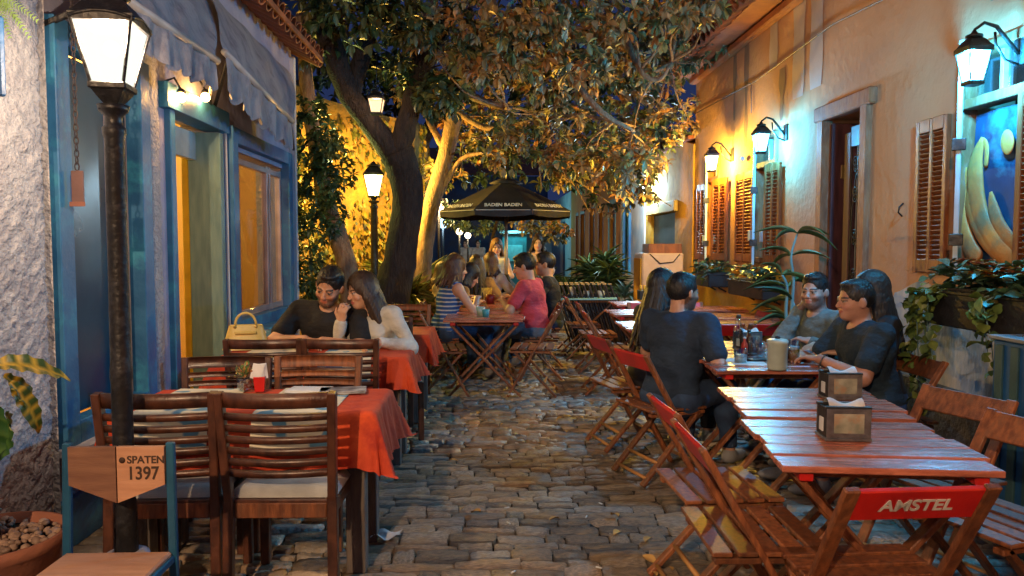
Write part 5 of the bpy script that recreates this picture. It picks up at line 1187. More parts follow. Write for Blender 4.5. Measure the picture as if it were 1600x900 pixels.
# slim leaning pale trunk left of the forked one, with vines
Yv = 8.6; b3 = (onY(552,470,Yv).x, Yv, 0)
t = thing('leaning_tree', 'slim leaning pale trunk wrapped in dark creepers beside the blue house', 'tree', b3)
limb([b3,P3(545,430,Yv),P3(530,375,Yv),P3(512,320,Yv),P3(495,240,Yv),P3(480,140,Yv),P3(470,20,Yv)],[.13,.12,.11,.10,.09,.08,.06],t,M_bark2,'trunk',12,5,b3)
bl = [(P3(px,py,Y_),(.20,.22,.26)) for (px,py,Y_) in ((480,250,8.2),(500,290,8.2),(478,320,8.2),(490,360,8.2),(478,400,8.2),(482,435,8.1),(515,330,8.3),(478,180,8.2),(500,210,8.2),(530,280,8.5),(475,460,8.1),(500,240,8.2),(520,250,8.4))]
it = whorls(bl, 30, (.05,.10), np.array([(.05,.11,.04),(.09,.16,.05),(.14,.19,.06),(.03,.07,.04)]), .45, nl=8)
leaf_batch(it, t, 'foliage', off=b3)
lt = onY(520,300,8.9); li = thing('wall_light', 'yellow-green glowing light hidden in the creepers beside the blue house', 'lamp', (onY(512,250,9.2).x, 9.2, onY(512,250,9.2).z)); MB().ball((0,0,0),.06).build('globe', emis('yg_globe_glow',(.9,1,.35),5,.3), li); MB().box((-.1,0,0),(.2,.02,.02)).build('arm', M_iron, li); lamp(li,(0,0,0),30,(.85,.95,.25),.05)
# ivy on the garden wall
it = []
for _ in range(5200):
    yy = rng.uniform(7.6,14.5); zz = rng.uniform(.1,3.6)
    if math.sin(yy*2.1+math.sin(zz*2)*1.5)+math.sin(zz*1.7+yy)*.7+rng.normal(0,.5) < -.1: continue
    k_ = max(0,yy-12.0)*.85; it.append((np.array([-2.70+rng.uniform(0,.10)+min(k_,1.52),(yy if yy < 12 else 12+min(k_,1.52)*.75)-.04*(yy>12),zz]), np.array([rng.uniform(.1,.7),rng.normal(0,.6),-1+rng.normal(0,.5)]), rng.normal(0,.5), rng.uniform(.07,.13), rng.uniform(.05,.09), np.array(random.choice([(.30,.24,.05),(.18,.20,.05),(.40,.28,.06),(.10,.13,.04)]))))
ivt = thing('creeper', 'yellow-lit creeper spread over the garden wall', 'creeper', (-2.65,11,0)); leaf_batch(it, ivt, 'foliage', off=(-2.65,11,0))
for k in range(9):
    y_ = 8+k*.8; limb([(-2.68,y_,0),(-2.66,y_+random.uniform(-.3,.3),1),(-2.68,y_+random.uniform(-.5,.5),2.2),(-2.68,y_+random.uniform(-.8,.8),3.3)],[.015,.012,.01,.005],ivt,M_bark,'stem',5,5,(-2.65,11,0),.1,.03)
# lantern in the fork of the tree
q = onY(588,163,8.3); t = thing('tree_lantern', 'small dim lantern hanging in the fork of the dark tree', 'lantern', q); lantern(t,-.09,.11,.17,.16,M_glowdim); MB().cyl((0,0,.16),(0,.1,.7),.006,n=5).build('cord', M_iron, t); lamp(t,(0,0,0),3,(1,.6,.3),.04)

# ------------------------------------------------------------------ spiky and bushy plants
def spiky(label, c, n, L, W, pal, cat='plant', hgt=0.0, heads=1, name='spiky_plant'):
    t = thing(name, label, cat, c)
    V_, F_ = leaf_arr(5,.25,.45,'ell'); it = []
    for h in range(heads):
        o_ = np.array([rng.normal(0,.22)*(heads>1), rng.normal(0,.18)*(heads>1), hgt*rng.uniform(.5,1)]) 
        if hgt: MB().cyl((o_[0]*.5,o_[1]*.5,0), tuple(o_), .018, .012, 7).build('stem', M_bark2, t)
        for k in range(n):
            a = rng.uniform(0,6.28); e = rng.uniform(.15,1.35); d = np.array([math.cos(a)*math.cos(e), math.sin(a)*math.cos(e), math.sin(e)]); l = L*rng.uniform(.6,1.1); it.append((o_, d, rng.normal(0,.3), l, W*rng.uniform(.7,1.2), np.array(random.choice(pal))*rng.uniform(.7,1.3)))
    leaf_batch(it, t, 'foliage', V_, F_); return t
GP = [(.06,.13,.05),(.10,.18,.07),(.04,.09,.04),(.14,.20,.08)]
q = onZ(925,470,.45); 
spiky('large spiky dracaena bush in front of the white wall', (1.95,13.2,0), 40, .44, .05, GP, 'bush', 1.15, 10, 'dracaena')
spiky('darker spiky shrub left of the large dracaena bush', (1.45,13.8,0), 36, .5, .05, [(.04,.08,.03),(.08,.12,.05)], 'bush', .8, 5, 'dracaena')
spiky('small plant with thick pale stems right of the dracaenas', (2.35,11.9,.35), 26, .34, .07, [(.10,.24,.18),(.16,.3,.22)], 'plant', .3, 2)
t = thing('planter_pot', 'terracotta pot under the small thick-stemmed plant', 'pot', (2.35,11.9,0)); MB().lathe([(.12,0),(.18,.33),(.20,.36),(.16,.36)], n=16).build('pot', M_terra, t)
spiky('yellow-lit bushy plant at the foot of the forked tree, right side', (-.98,9.9,0), 50, .48, .055, [(.22,.24,.06),(.35,.28,.08),(.12,.16,.05)], 'bush', .7, 5, 'garden_shrub')
spiky('tall leafy shrub between the tree and the small lamps', (-1.35,12.2,0), 50, .55, .06, [(.20,.26,.08),(.12,.2,.06),(.3,.3,.1)], 'bush', 1.0, 6, 'garden_shrub')
spiky('low fern-like plant at the base of the dark tree', (-.86,8.6,0), 44, .40, .05, [(.10,.14,.05),(.2,.18,.06)], 'bush', .45, 4, 'garden_shrub')
spiky('dark low shrub behind the woman in the striped top', (-.70,9.4,0), 44, .42, .05, [(.20,.20,.06),(.3,.22,.08)], 'bush', .6, 4, 'garden_shrub')
# tall bamboo-like plant by the table of four
q = onX(1240,520,2.50); t = thing('potted_dracaena', 'tall thin potted dracaena rising between the two groups of tables on the right', 'potted plant', (onY(1238,500,5.7).x,5.7,0)); ox, oy = t.location.x, 5.7
MB().lathe([(.10,0),(.15,.28),(.165,.30),(.165,.33),(.14,.33),(.12,.28)], n=20).build('pot', M_blackp, t)
V_, F_ = leaf_arr(6,.25,.55,'ell'); it = []
for (pts) in ([(1238,560),(1236,500),(1240,440),(1236,400),(1246,365)],[(1238,560),(1228,500),(1230,450),(1222,430)],[(1240,560),(1246,510),(1238,470)]):
    P_ = [np.array(P3(a,b_,5.7)) for a,b_ in pts]; P_[0][2] = .3; limb([tuple(p) for p in P_],[.016,.014,.012,.010,.007][:len(P_)],t,M_teal,'stem',7,4,(ox,oy,0))
    for k in range(len(P_)):
        for s_ in range(5 if k == len(P_)-1 else 3):
            a = rng.uniform(0,6.28); e = rng.uniform(-.1,.8); it.append((P_[k]-np.array([ox,oy,0]), np.array([math.cos(a),math.sin(a)*.6,math.sin(e)+.15]), rng.normal(0,.3), rng.uniform(.16,.30), .034, np.array(random.choice(GP))*1.1))
V9 = V_
for i_ in it:
    me = bpy.data.meshes.new('leaf'); me.from_pydata(((V9*np.array([i_[4],i_[3],i_[3]])) @ rot_of(i_[1],i_[2]).T + i_[0]).tolist(), [], F_); me.materials.append(M_leaf); colattr(me, i_[5]); me.polygons.foreach_set('use_smooth',[True]*len(F_)); link('leaf', me, t)

# ------------------------------------------------------------------ window planters
def planter(label, y0, y1, X, z, plants, flowers, trail, d=.22, h=.20):
    t = thing('window_box', label, 'planter', (X,(y0+y1)/2,z), 0, 'planters under the windows of the orange house'); w = y1-y0
    b = MB(); b.box((0,0,h/2),(d,w,h),bev=.01); b.build('box', M_blackp, t); MB().box((-.004,0,h-.012),(d+.02,w+.02,.022),bev=.004).build('rim', M_blackp, t)
    for s_ in (-1,1): MB().beam((d/2-.01,s_*w*.35,-.06),(.02,s_*w*.35,-.006),.02,.02).build('bracket', M_iron, t); 
    MB().box((0,0,h+.001),(d-.03,w-.03,.02)).build('soil', M_soil, t)
    it = []
    for _ in range(plants):
        p = np.array([rng.uniform(-d/2,d/2)-.02, rng.uniform(-w/2,w/2), h+rng.uniform(-.02,.14)]); a = rng.uniform(0,6.28); it.append((p, np.array([math.cos(a)-.3,math.sin(a),rng.uniform(-.3,.8)]), rng.normal(0,.4), rng.uniform(.05,.10), rng.uniform(.04,.07), np.array(random.choice([(.07,.15,.07),(.12,.22,.12),(.16,.28,.20),(.05,.1,.05)]))))
    leaf_batch(it, t, 'leaves')
    if flowers:
        fl = []
        for _ in range(flowers):
            p = np.array([rng.uniform(-d/2,d/4)-.02, rng.uniform(-w/2,w*.35), h+rng.uniform(.08,.17)]); a = rng.uniform(0,6.28)
            for k in range(5): fl.append((p, np.array([math.cos(a+k*1.26),math.sin(a+k*1.26),.4]), 0, .05, .042, np.array(random.choice([(.75,.22,.02),(.65,.10,.02),(.8,.45,.06)]))))
        leaf_batch(fl, t, 'flowers')
    for (yy, L_) in trail:
        P_ = [(-d/2+.0,yy,h),(-d/2-.07,yy+.03,h-.05),(-d/2-.06,yy+random.uniform(-.06,.06),h-L_*.5),(-d/2-.03,yy+random.uniform(-.08,.08),h-L_)]; limb(P_,[.004,.004,.003,.002],t,M_teal,'stem',5,5)
        tl = []
        for k in range(int(L_*60)):
            s_ = rng.random(); i = min(2,int(s_*3)); f = s_*3-i; p = np.array(Vector(P_[i]).lerp(Vector(P_[i+1]),f)); tl.append((p+rng.normal(0,.018,3), np.array([-.5+rng.normal(0,.4),rng.normal(0,.8),-.4+rng.normal(0,.5)]), rng.normal(0,.4), rng.uniform(.05,.085), rng.uniform(.045,.07), np.array(random.choice([(.14,.22,.05),(.22,.28,.06),(.08,.15,.05)]))))
        leaf_batch(tl, t, 'trailing_leaves')
    return t
zb3 = onX(1530,512,2.78).z
planter('long black planter with orange flowers and trailing vines under the near window', 3.30, 4.30, 2.76, zb3-.0, 330, 55, ((.50,.55),(.46,.75),(.35,.35),(.52,.35),(.40,.5),(-.12,.45),(-.05,.30),(.50,.30)), .26, .21)
planter('black planter under the middle shuttered window', yR(1222)-.25, yR(1152)-.55, 2.84, .92, 130, 3, (), .26, .17)
planter('dark planter with yellowish grass under the far shuttered window', yR(1132)-.3, yR(1093)-.8, 2.84, .95, 150, 0, ((-.3,.1),), .26, .17)
# ------------------------------------------------------------------ people: one smooth body surface grown from a distance field
class Field:
    def __init__(s, lo, hi, h):
        s.h = h; s.lo = np.array(lo, float); s.n = np.ceil((np.array(hi)-s.lo)/h).astype(int)+1
        s.F = np.full(s.n, .2, dtype=np.float32)
        s.ax = [s.lo[i]+h*np.arange(s.n[i], dtype=np.float32) for i in range(3)]
    def sub(s, lo, hi):
        a = np.clip(((np.array(lo)-s.lo)/s.h).astype(int), 0, s.n-1); b = np.clip(((np.array(hi)-s.lo)/s.h).astype(int)+2, 1, s.n); 
        if np.any(b <= a): return None
        sl = tuple(slice(a[i], b[i]) for i in range(3)); return sl, s.ax[0][sl[0]][:,None,None], s.ax[1][sl[1]][None,:,None], s.ax[2][sl[2]][None,None,:]
    def mix(s, sl, d, k, op):
        A = s.F[sl]
        if op == 'u':
            if k > 0: h = np.clip(.5+.5*(A-d)/k, 0, 1); A[...] = A*(1-h)+d*h - k*h*(1-h)
            else: np.minimum(A, d, out=A)
        else:
            d = -d
            if k > 0: h = np.clip(.5-.5*(A-d)/k, 0, 1); A[...] = A*(1-h)+d*h + k*h*(1-h)
            else: np.maximum(A, d, out=A)
    def cap(s, a, b, ra, rb=None, k=.02, op='u'):
        rb = ra if rb is None else rb; a = np.array(a, float); b = np.array(b, float); m = max(ra,rb)+k*1.5+.03
        q = s.sub(np.minimum(a,b)-m, np.maximum(a,b)+m)
        if q is None: return s
        sl, X, Y_, Z = q; ba = b-a; L = max(ba@ba, 1e-9)
        t = np.clip(((X-a[0])*ba[0]+(Y_-a[1])*ba[1]+(Z-a[2])*ba[2])/L, 0, 1)
        d = np.sqrt((X-a[0]-t*ba[0])**2+(Y_-a[1]-t*ba[1])**2+(Z-a[2]-t*ba[2])**2)-(ra+t*(rb-ra)); s.mix(sl, d, k, op); return s
    def ell(s, c, r, R=None, k=.02, op='u'):
        c = np.array(c, float); r = np.array(r, float); m = r.max()+k*1.5+.03; q = s.sub(c-m, c+m)
        if q is None: return s
        sl, X, Y_, Z = q; X = X-c[0]; Y_ = Y_-c[1]; Z = Z-c[2]
        if R is None: R = np.eye(3)
        x = (X*R[0,0]+Y_*R[1,0]+Z*R[2,0]); y = (X*R[0,1]+Y_*R[1,1]+Z*R[2,1]); z = (X*R[0,2]+Y_*R[1,2]+Z*R[2,2])
        k0 = np.sqrt((x/r[0])**2+(y/r[1])**2+(z/r[2])**2); k1 = np.sqrt((x/r[0]**2)**2+(y/r[1]**2)**2+(z/r[2]**2)**2)+1e-6
        s.mix(sl, (k0*(k0-1)/k1).astype(np.float32), k, op); return s
    def half(s, p, n):
        """cut away the side n points to"""
        p = np.array(p,float); n = np.array(n,float); n /= np.linalg.norm(n); X, Y_, Z = s.ax[0][:,None,None], s.ax[1][None,:,None], s.ax[2][None,None,:]
        np.maximum(s.F, ((X-p[0])*n[0]+(Y_-p[1])*n[1]+(Z-p[2])*n[2]), out=s.F); return s
    def wrinkle(s, amp, f=38):
        X, Y_, Z = s.ax[0][:,None,None], s.ax[1][None,:,None], s.ax[2][None,None,:]
        s.F += amp*(np.sin(f*Z+3*np.sin(9*X)+2.5*np.sin(11*Y_))*np.sin(.5*f*X+5*Z+2*np.sin(8*Y_)) + .6*np.sin(1.7*f*(Z*.6+Y_*.8)+4*np.sin(7*X))); return s
    def mesh(s, name, m, colfn=None):
        F = s.F; F[0]=F[-1]=.2; F[:,0]=F[:,-1]=.2; F[:,:,0]=F[:,:,-1]=.2
        S = F < 0; n = s.n
        c = np.zeros(n-1, dtype=np.int8)
        for dx in (0,1):
            for dy in (0,1):
                for dz in (0,1): c += S[dx:n[0]-1+dx, dy:n[1]-1+dy, dz:n[2]-1+dz]
        act = (c > 0) & (c < 8); idx = np.full(n-1, -1, dtype=np.int64); A = np.argwhere(act); idx[act] = np.arange(len(A))
        acc = np.zeros((len(A),3)); cnt = np.zeros(len(A))
        cor = [(0,0,0),(1,0,0),(0,1,0),(1,1,0),(0,0,1),(1,0,1),(0,1,1),(1,1,1)]
        for a in range(8):
            for b in range(a+1, 8):
                if sum(abs(cor[a][i]-cor[b][i]) for i in range(3)) != 1: continue
                pa = A+cor[a]; pb = A+cor[b]; fa = F[tuple(pa.T)]; fb = F[tuple(pb.T)]; mk = (fa < 0) != (fb < 0)
                t = np.where(mk, fa/(fa-fb+1e-12), 0); p = np.array(cor[a])+t[:,None]*(np.array(cor[b])-np.array(cor[a])); acc[mk] += p[mk]; cnt[mk] += 1
        V = (A+acc/cnt[:,None])*s.h+s.lo; Q = []
        for ax in range(3):
            sh = [slice(1,-1)]*3; sh[ax] = slice(0,-1); S0 = S[tuple(sh)]; sh2 = list(sh); sh2[ax] = slice(1,None); S1 = S[tuple(sh2)]
            E = np.argwhere(S0 != S1); E[:, [i for i in range(3) if i != ax]] += 1
            if len(E) == 0: continue
            u, v = [(1,2),(2,0),(0,1)][ax]; du = np.zeros(3,int); du[u] = 1; dv_ = np.zeros(3,int); dv_[v] = 1
            q = np.stack([idx[tuple((E-du-dv_).T)], idx[tuple((E-dv_).T)], idx[tuple(E.T)], idx[tuple((E-du).T)]], 1)
            fl = S[tuple(E.T)]; q[~fl] = q[~fl][:, ::-1]; Q.append(q)
        Q = np.concatenate(Q); me = bpy.data.meshes.new(name); me.vertices.add(len(V)); me.vertices.foreach_set('co', V.astype(np.float32).ravel())
        me.loops.add(len(Q)*4); me.loops.foreach_set('vertex_index', Q.astype(np.int32).ravel()); me.polygons.add(len(Q)); me.polygons.foreach_set('loop_start', np.arange(0,len(Q)*4,4,dtype=np.int32)); me.polygons.foreach_set('loop_total', np.full(len(Q),4,dtype=np.int32))
        me.polygons.foreach_set('use_smooth', np.ones(len(Q),dtype=bool)); me.update(); me.validate(); me.materials.append(m)
        if colfn is not None: colattr(me, colfn(V))
        return me
def unit(v): v = np.array(v,float); return v/np.linalg.norm(v)
def Rzxy(yaw, pitch, roll):
    """columns: right, forward, up of a head turned yaw (left +), nodding down pitch, tilting roll (to its right +)"""
    return np.array(Matrix.Rotation(rad(yaw),3,'Z') @ Matrix.Rotation(-rad(pitch),3,'X') @ Matrix.Rotation(rad(roll),3,'Y'))
def ik(a, c, l1, l2, pole):
    a = np.array(a,float); c = np.array(c,float); d = c-a; L = np.linalg.norm(d); 
    if L > (l1+l2)*.995: c = a+d/L*(l1+l2)*.995; d = c-a; L = np.linalg.norm(d)
    x = (l1*l1-l2*l2+L*L)/(2*L); h = math.sqrt(max(0,l1*l1-x*x)); u = d/L; p = np.array(pole,float); p = p-u*(p@u); p = unit(p); return a+u*x+p*h, c
def person(label, x, y, face, *, sex='m', s=1.0, res=.008, lean=8, side=0, yaw=0, pitch=5, roll=0, twist=0, hl=(-.16,.36,.80), hr=(.16,.36,.80), pl=(-.7,-.3,-.6), pr=(.7,-.3,-.6),
           skin=(.55,.30,.20), hair='short', hairc=(.018,.012,.010), beard=None, top=None, topm=None, sleeve='short', legs='sit', legm=None, shoe=None, head=1.06, build=1.0, grip=.6, z=0, category='person', bun=False, cap=None, skirt=False, fingers=True, brim=False):
    wk = 1.0*build; fem = sex == 'f'; sw = (.165 if fem else .185)*wk
    pz = .515 if legs == 'sit' else .90
    u = unit((math.sin(rad(side)), math.sin(rad(lean)), math.cos(rad(lean)))); rt = unit(np.cross((0,1,0), u) if abs(u[1])<.9 else (1,0,0)); rt = unit(np.array([1,0,0])-u*u[0]); 
    ct, st_ = math.cos(rad(twist)), math.sin(rad(twist)); fw = np.cross(u, rt); srt = rt*ct+fw*st_; sfw = np.cross(u, srt)
    RT = np.stack([srt, sfw, u], 1); RP = np.stack([rt, fw, u], 1)
    pel = np.array([0,0,pz]); wa = pel+u*.17; ch = pel+u*.34; nk = pel+u*.49+sfw*.0
    H = Rzxy(yaw, pitch, roll); hd = head; hu = H[:,2]*.55+u*.45; hc = nk + unit(hu)*.145*hd + sfw*.02
    shL = pel+u*.445-srt*sw; shR = pel+u*.445+srt*sw
    eL, wL = ik(shL, hl, .285, .255, pl); eR, wR = ik(shR, hr, .285, .255, pr)
    if legs == 'sit': hips = [(-.09,0,pz-.02),(.09,0,pz-.02)]; knees = [(-.13,.43,.50),(.13,.43,.50)]; ank = [(-.15,.40,.08),(.15,.46,.08)]
    else: hips = [(-.09,0,.88),(.09,0,.88)]; knees = [(-.10,.02,.48),(.10,.04,.48)]; ank = [(-.11,-.01,.08),(.11,.02,.08)]
    allp = np.array([pel,ch,hc,eL,wL,eR,wR,*knees,*ank]); lo = allp.min(0)-.26; hi = allp.max(0)+.26; lo[2] = -.02
    b = 1.0 if not fem else .90
    def torso(F, e=0, arms=1, k=.05):
        F.ell(pel+u*.02, ((.168 if not fem else .175)*wk+e,.125*wk+e,.115+e), RP, k=k)
        F.ell(wa, (.142*wk*b+e,.108*wk*b+e,.13+e), RP, k=.06); F.ell(ch, (.168*wk*b+e,.118*wk*b+e,.165+e), RT, k=.06)
        F.cap(shL+u*.0, shR, .055*b+e, k=.05); F.cap(nk-u*.07, shL, .05*b+e, .052*b+e, k=.03); F.cap(nk-u*.07, shR, .05*b+e, .052*b+e, k=.03)
        if fem:
            for q in (-1,1): F.ell(ch+sfw*.085+srt*q*.07+u*.01, (.062+e,.058+e,.062+e), RT, k=.03)
        elif wk > 1.05: F.ell(wa+sfw*.03, (.14*wk+e,.125*wk+e,.12+e), RP, k=.05)
    def arm(F, sh, el, wr, e=0, f0=1.0, k=.025):
        a_ = (.050*b*wk**.7); F.cap(sh, el, a_+.006+e, a_*.82+e, k=k)
        if f0 > 0: F.cap(el, el+(wr-el)*f0, a_*.84+e, (a_*.84+(.029-a_*.84)*f0)+e, k=k); 
    def leg(F, i, e=0, k=.04, f=1.0):
        F.cap(hips[i], knees[i], .088*wk+e, .062+e, k=k); kk, aa = np.array(knees[i]), np.array(ank[i]); F.cap(kk, kk+(aa-kk)*f, .060+e, .060+(.040-.060)*f+e, k=k); m_ = kk*.65+aa*.35-np.array([0,.015,0]); F.ell(m_, (.055+e,.058+e,.10+e), k=k)
    F = Field(lo, hi, res)
    torso(F); arm(F, shL, eL, wL); arm(F, shR, eR, wR)
    for i in (0,1): leg(F, i)
    for i in (0,1): a_ = np.array(ank[i]); F.ell(a_+np.array([0,.07,-.045]), (.042,.12,.034), k=.02)
    # neck and head
    def h_(v): return hc + H @ (np.array(v,float)*hd)
    F.cap(nk-u*.03-sfw*.005, h_((0,-.025,-.06)), (.056 if not fem else .046), (.055 if not fem else .046), k=.03)
    F.ell(h_((0,-.012,.028)), np.array((.076,.096,.092))*hd, H, k=.01)
    F.ell(h_((0,.022,-.035)), np.array((.064 if not fem else .059,.070,.078))*hd, H, k=.03)
    F.ell(h_((0,.060,-.083)), np.array((.032,.030,.026))*hd*(1.05 if not fem else .9), H, k=.03)
    if fingers:
        for q in (-1,1):
            F.ell(h_((q*.030,.098,.004)), np.array((.019,.014,.012))*hd, H, k=.010, op='s')
            F.ell(h_((q*.031,.079,.003)), np.array((.0145,.0145,.0125))*hd, H, k=.003)
            F.cap(h_((q*.014,.087,.022)), h_((q*.044,.078,.022)), .0075*hd, .006*hd, k=.010)
            F.ell(h_((q*.040,.065,-.028)), np.array((.020,.020,.018))*hd, H, k=.02)
            F.ell(h_((q*.079,-.006,-.008)), np.array((.010,.020,.032))*hd, np.array(Matrix(H.tolist()) @ Matrix.Rotation(q*.35,3,'Z')), k=.006)
            F.ell(h_((q*.011,.102,-.028)), np.array((.008,.008,.007))*hd, H, k=.006)
        F.cap(h_((0,.086,.012)), h_((0,.108,-.022)), .008*hd, .0115*hd, k=.009)
        F.ell(h_((0,.088,-.050)), np.array((.022,.012,.0055))*hd, H, k=.005); F.ell(h_((0,.087,-.0615)), np.array((.018,.012,.0065))*hd, H, k=.005); F.cap(h_((-.02,.1,-.0555)), h_((.02,.1,-.0555)), .003*hd, k=.003, op='s')
    # hands
    tips = []
    for (el, wr, q) in ((eL,wL,-1),(eR,wR,1)):
        d = unit(wr-el); up_ = np.array([0,0,1.0]); 
        dn = unit(d*.9+np.array([0,0,-.25])) if abs(d[2]) < .8 else d
        n_ = unit(up_-dn*(up_@dn)) if abs(dn[2]) < .9 else unit(np.array([0,1,0])-dn*dn[1]); sd = np.cross(dn, n_)*(-q)*-1
        sd = np.cross(dn, n_); sd = sd*q  # towards the little finger side: outwards
        Rh = np.stack([sd, dn, n_], 1); pc = wr+dn*.045; F.ell(pc, (.040,.052,.017), Rh, k=.018)
        if not fingers: F.ell(pc+dn*.06, (.034,.045,.016), Rh, k=.015); continue
        for j, (o_, L_) in enumerate(((-.028,.066),(-.009,.076),(.010,.070),(.028,.055))):
            base = pc+dn*.038+sd*o_; g1 = grip*.5; d1 = unit(dn*math.cos(g1)-n_*math.sin(g1)+sd*o_*2.5); p1 = base+d1*L_*.50; g2 = grip*1.3; d2_ = unit(dn*math.cos(g2)-n_*math.sin(g2)); p2 = p1+d2_*L_*.5
            F.cap(base-d1*.012, p1, .0095, .0085, k=.004); F.cap(p1, p2, .0085, .0072, k=.004)
        tb_ = wr+dn*.022-sd*.030; t1 = tb_+unit(dn*.6-sd*.75-n_*.3)*.036; t2 = t1+unit(dn*.95-sd*.15-n_*.35)*.030; F.cap(tb_, t1, .0125, .0105, k=.01); F.cap(t1, t2, .0105, .0085, k=.004)
    sk = np.array(skin)
    def colf(V):
        L = ((V-hc) @ H)/hd; x, y_, z_ = L[:,0], L[:,1], L[:,2]; C = np.tile(sk, (len(V),1)); near = (np.abs(L).max(1) < .17)
        def put(m, c, a=1.0):
            m = (np.clip(m,0,1)*a*near)[:,None]; C[:] = C*(1-m)+np.array(c)*m
        fr = np.clip((y_-.055)/.02,0,1)
        put(np.exp(-(((np.abs(x)-.042)/.02)**2+((z_+.03)/.018)**2))*fr, sk*np.array([1.15,.72,.66]), .5); put(np.exp(-(x/.012)**2-((z_+.022)/.012)**2)*fr, sk*np.array([1.12,.78,.72]), .5)
        if beard is not None:
            bm = (z_ < -.018-.0*x)&(y_ > -.035)&(z_ > -.135); ed = (z_ < -.018-.45*np.maximum(0,.055-np.abs(x))*1.0)|((np.abs(x) < .034)&(z_ < -.034)); ck = (np.abs(x) > .058)&(z_ < .01)&(y_ > -.01)&(y_ < .045)
            mouth = (np.abs(x) < .022)&(np.abs(z_+.055) < .012); rn = np.random.default_rng(4).uniform(.75,1.0,len(V))*np.clip((-.012-z_-.35*np.maximum(0,.055-np.abs(x)))/.016,.35,1); put(((bm&ed|ck)&~mouth).astype(float)*rn, beard[0], beard[1])
        put(((np.abs(x) < .0225*(1-((z_+.0555)/.016)**2).clip(0,1))&(np.abs(z_+.0555)<.0125)&(y_ > .07)).astype(float), sk*np.array([.95,.45,.42]) if not fem else (.50,.10,.09), .8)
        ex = np.abs(x)-.030; 
        put(((ex/.0155)**2+((z_-.004)/.0068)**2 < 1)*(y_>.06), (.30,.27,.25), .8); put(((ex/.0065)**2+((z_-.004)/.0065)**2 < 1)*(y_>.06), (.02,.012,.01), 1)
        put((np.abs(z_-.0105+ .06*ex)<.0026)*(np.abs(ex)<.018)*(y_>.06), (.03,.018,.015), .9)
        put((np.abs(z_-.0265+.12*np.abs(ex-.002))<.0048)*(np.abs(ex)<.021)*(y_>.05), np.array(hairc)*1.5, .9)
        put(np.exp(-(ex/.018)**2-((z_+.009)/.006)**2)*fr, sk*.7, .5)
        return C
    o = link('person', F.mesh('person', M_skin, colf)); o['label'] = label; o['category'] = category
    o.location = (x,y,z); o.rotation_euler = (0,0,rad(face)); o.scale = (s,s,s)
    # shirt
    T = Field(np.minimum.reduce([pel,ch,shL,shR,eL,eR,wL,wR,nk])-.24, np.maximum.reduce([pel,ch,shL,shR,eL,eR,wL,wR,nk])+.22, max(res,.009)); e = .013
    torso(T, e)
    if sleeve == 'short':
        for (sh,el) in ((shL,eL),(shR,eR)): T.cap(sh, sh+(el-sh)*.66, .064*b*wk**.7, .066*b*wk**.7, k=.03)
    elif sleeve == 'long':
        for (sh,el,wr) in ((shL,eL,wL),(shR,eR,wR)): T.cap(sh, el, .062*b, .056*b, k=.03); T.cap(el, el+(wr-el)*.93, .056*b, .042*b, k=.02)
    else:
        for sh, q in ((shL,-1),(shR,1)): T.ell(sh+srt*q*.045-u*.01, (.062,.11,.115), RT, k=.01, op='s')
    T.wrinkle(.0055, 24)
    r_ = .066 if sleeve != 'none' else .085; T.ell(nk+u*.035+sfw*.03, (r_,r_+.01,.075 if sleeve != 'none' else .12), RT, k=.008, op='s')
    if legs == 'sit': T.half(pel-np.array([0,0,.075]), (0,0,-1)); 
    else: T.half(pel-np.array([0,0,.12]), (0,0,-1))
    # hem: cut open edge slightly ahead of pelvis only
    link('shirt' if sleeve != 'none' else 'tank_top', T.mesh('shirt', topm or M_black), o)
    K = Field(np.minimum.reduce([pel,*map(np.array,knees),*map(np.array,ank)])-.2, np.maximum.reduce([pel,*map(np.array,knees),*map(np.array,ank)])+.2, max(res,.011))
    K.ell(pel+u*.0-np.array([0,0,.03]), (.175*wk+.006,.13*wk+.006,.12), RP, k=.04)
    for i in (0,1): leg(K, i, .012, f=.93 if not skirt else .1)
    K.wrinkle(.003); K.half(np.array(ank[0])+np.array([0,0,.035 if not skirt else .36]), (0,0,-1)); link('trousers', K.mesh('trousers', legm or M_jeans), o)
    for i in (0,1):
        S_ = Field(np.array(ank[i])-.18, np.array(ank[i])+np.array([.12,.26,.12]), max(res,.009)); a_ = np.array(ank[i]); S_.ell(a_+np.array([0,.07,-.04]), (.048,.132,.040), k=.01); S_.ell(a_+np.array([0,-.0,-.01]),(.047,.055,.05),k=.03); S_.half(a_+np.array([0,0,-.078]),(0,0,-1)); link('shoe', S_.mesh('shoe', shoe or M_shoe), o)
    # hair
    if hair:
        hm = hair_mat(hairc); lo_, hi_ = hc-.24, hc+.22
        if hair in ('long','mid'): lo_ = np.minimum(lo_, nk-np.array([.25,.25,.40 if hair=='long' else .2]))
        G = Field(lo_, hi_, max(res*.8,.006)); th_ = .006 if hair == 'short' else .016
        G.ell(h_((0,-.016,.032)), np.array((.076+th_*.75,.096+th_,.092+th_*1.25))*hd, H, k=.0)
        if hair == 'short': G.ell(h_((0,.030,.100)), np.array((.055,.050,.020))*hd, H, k=.02)
        if cap: pass
        # strands, as ridges
        X, Y_, Z = G.ax[0][:,None,None], G.ax[1][None,:,None], G.ax[2][None,None,:]
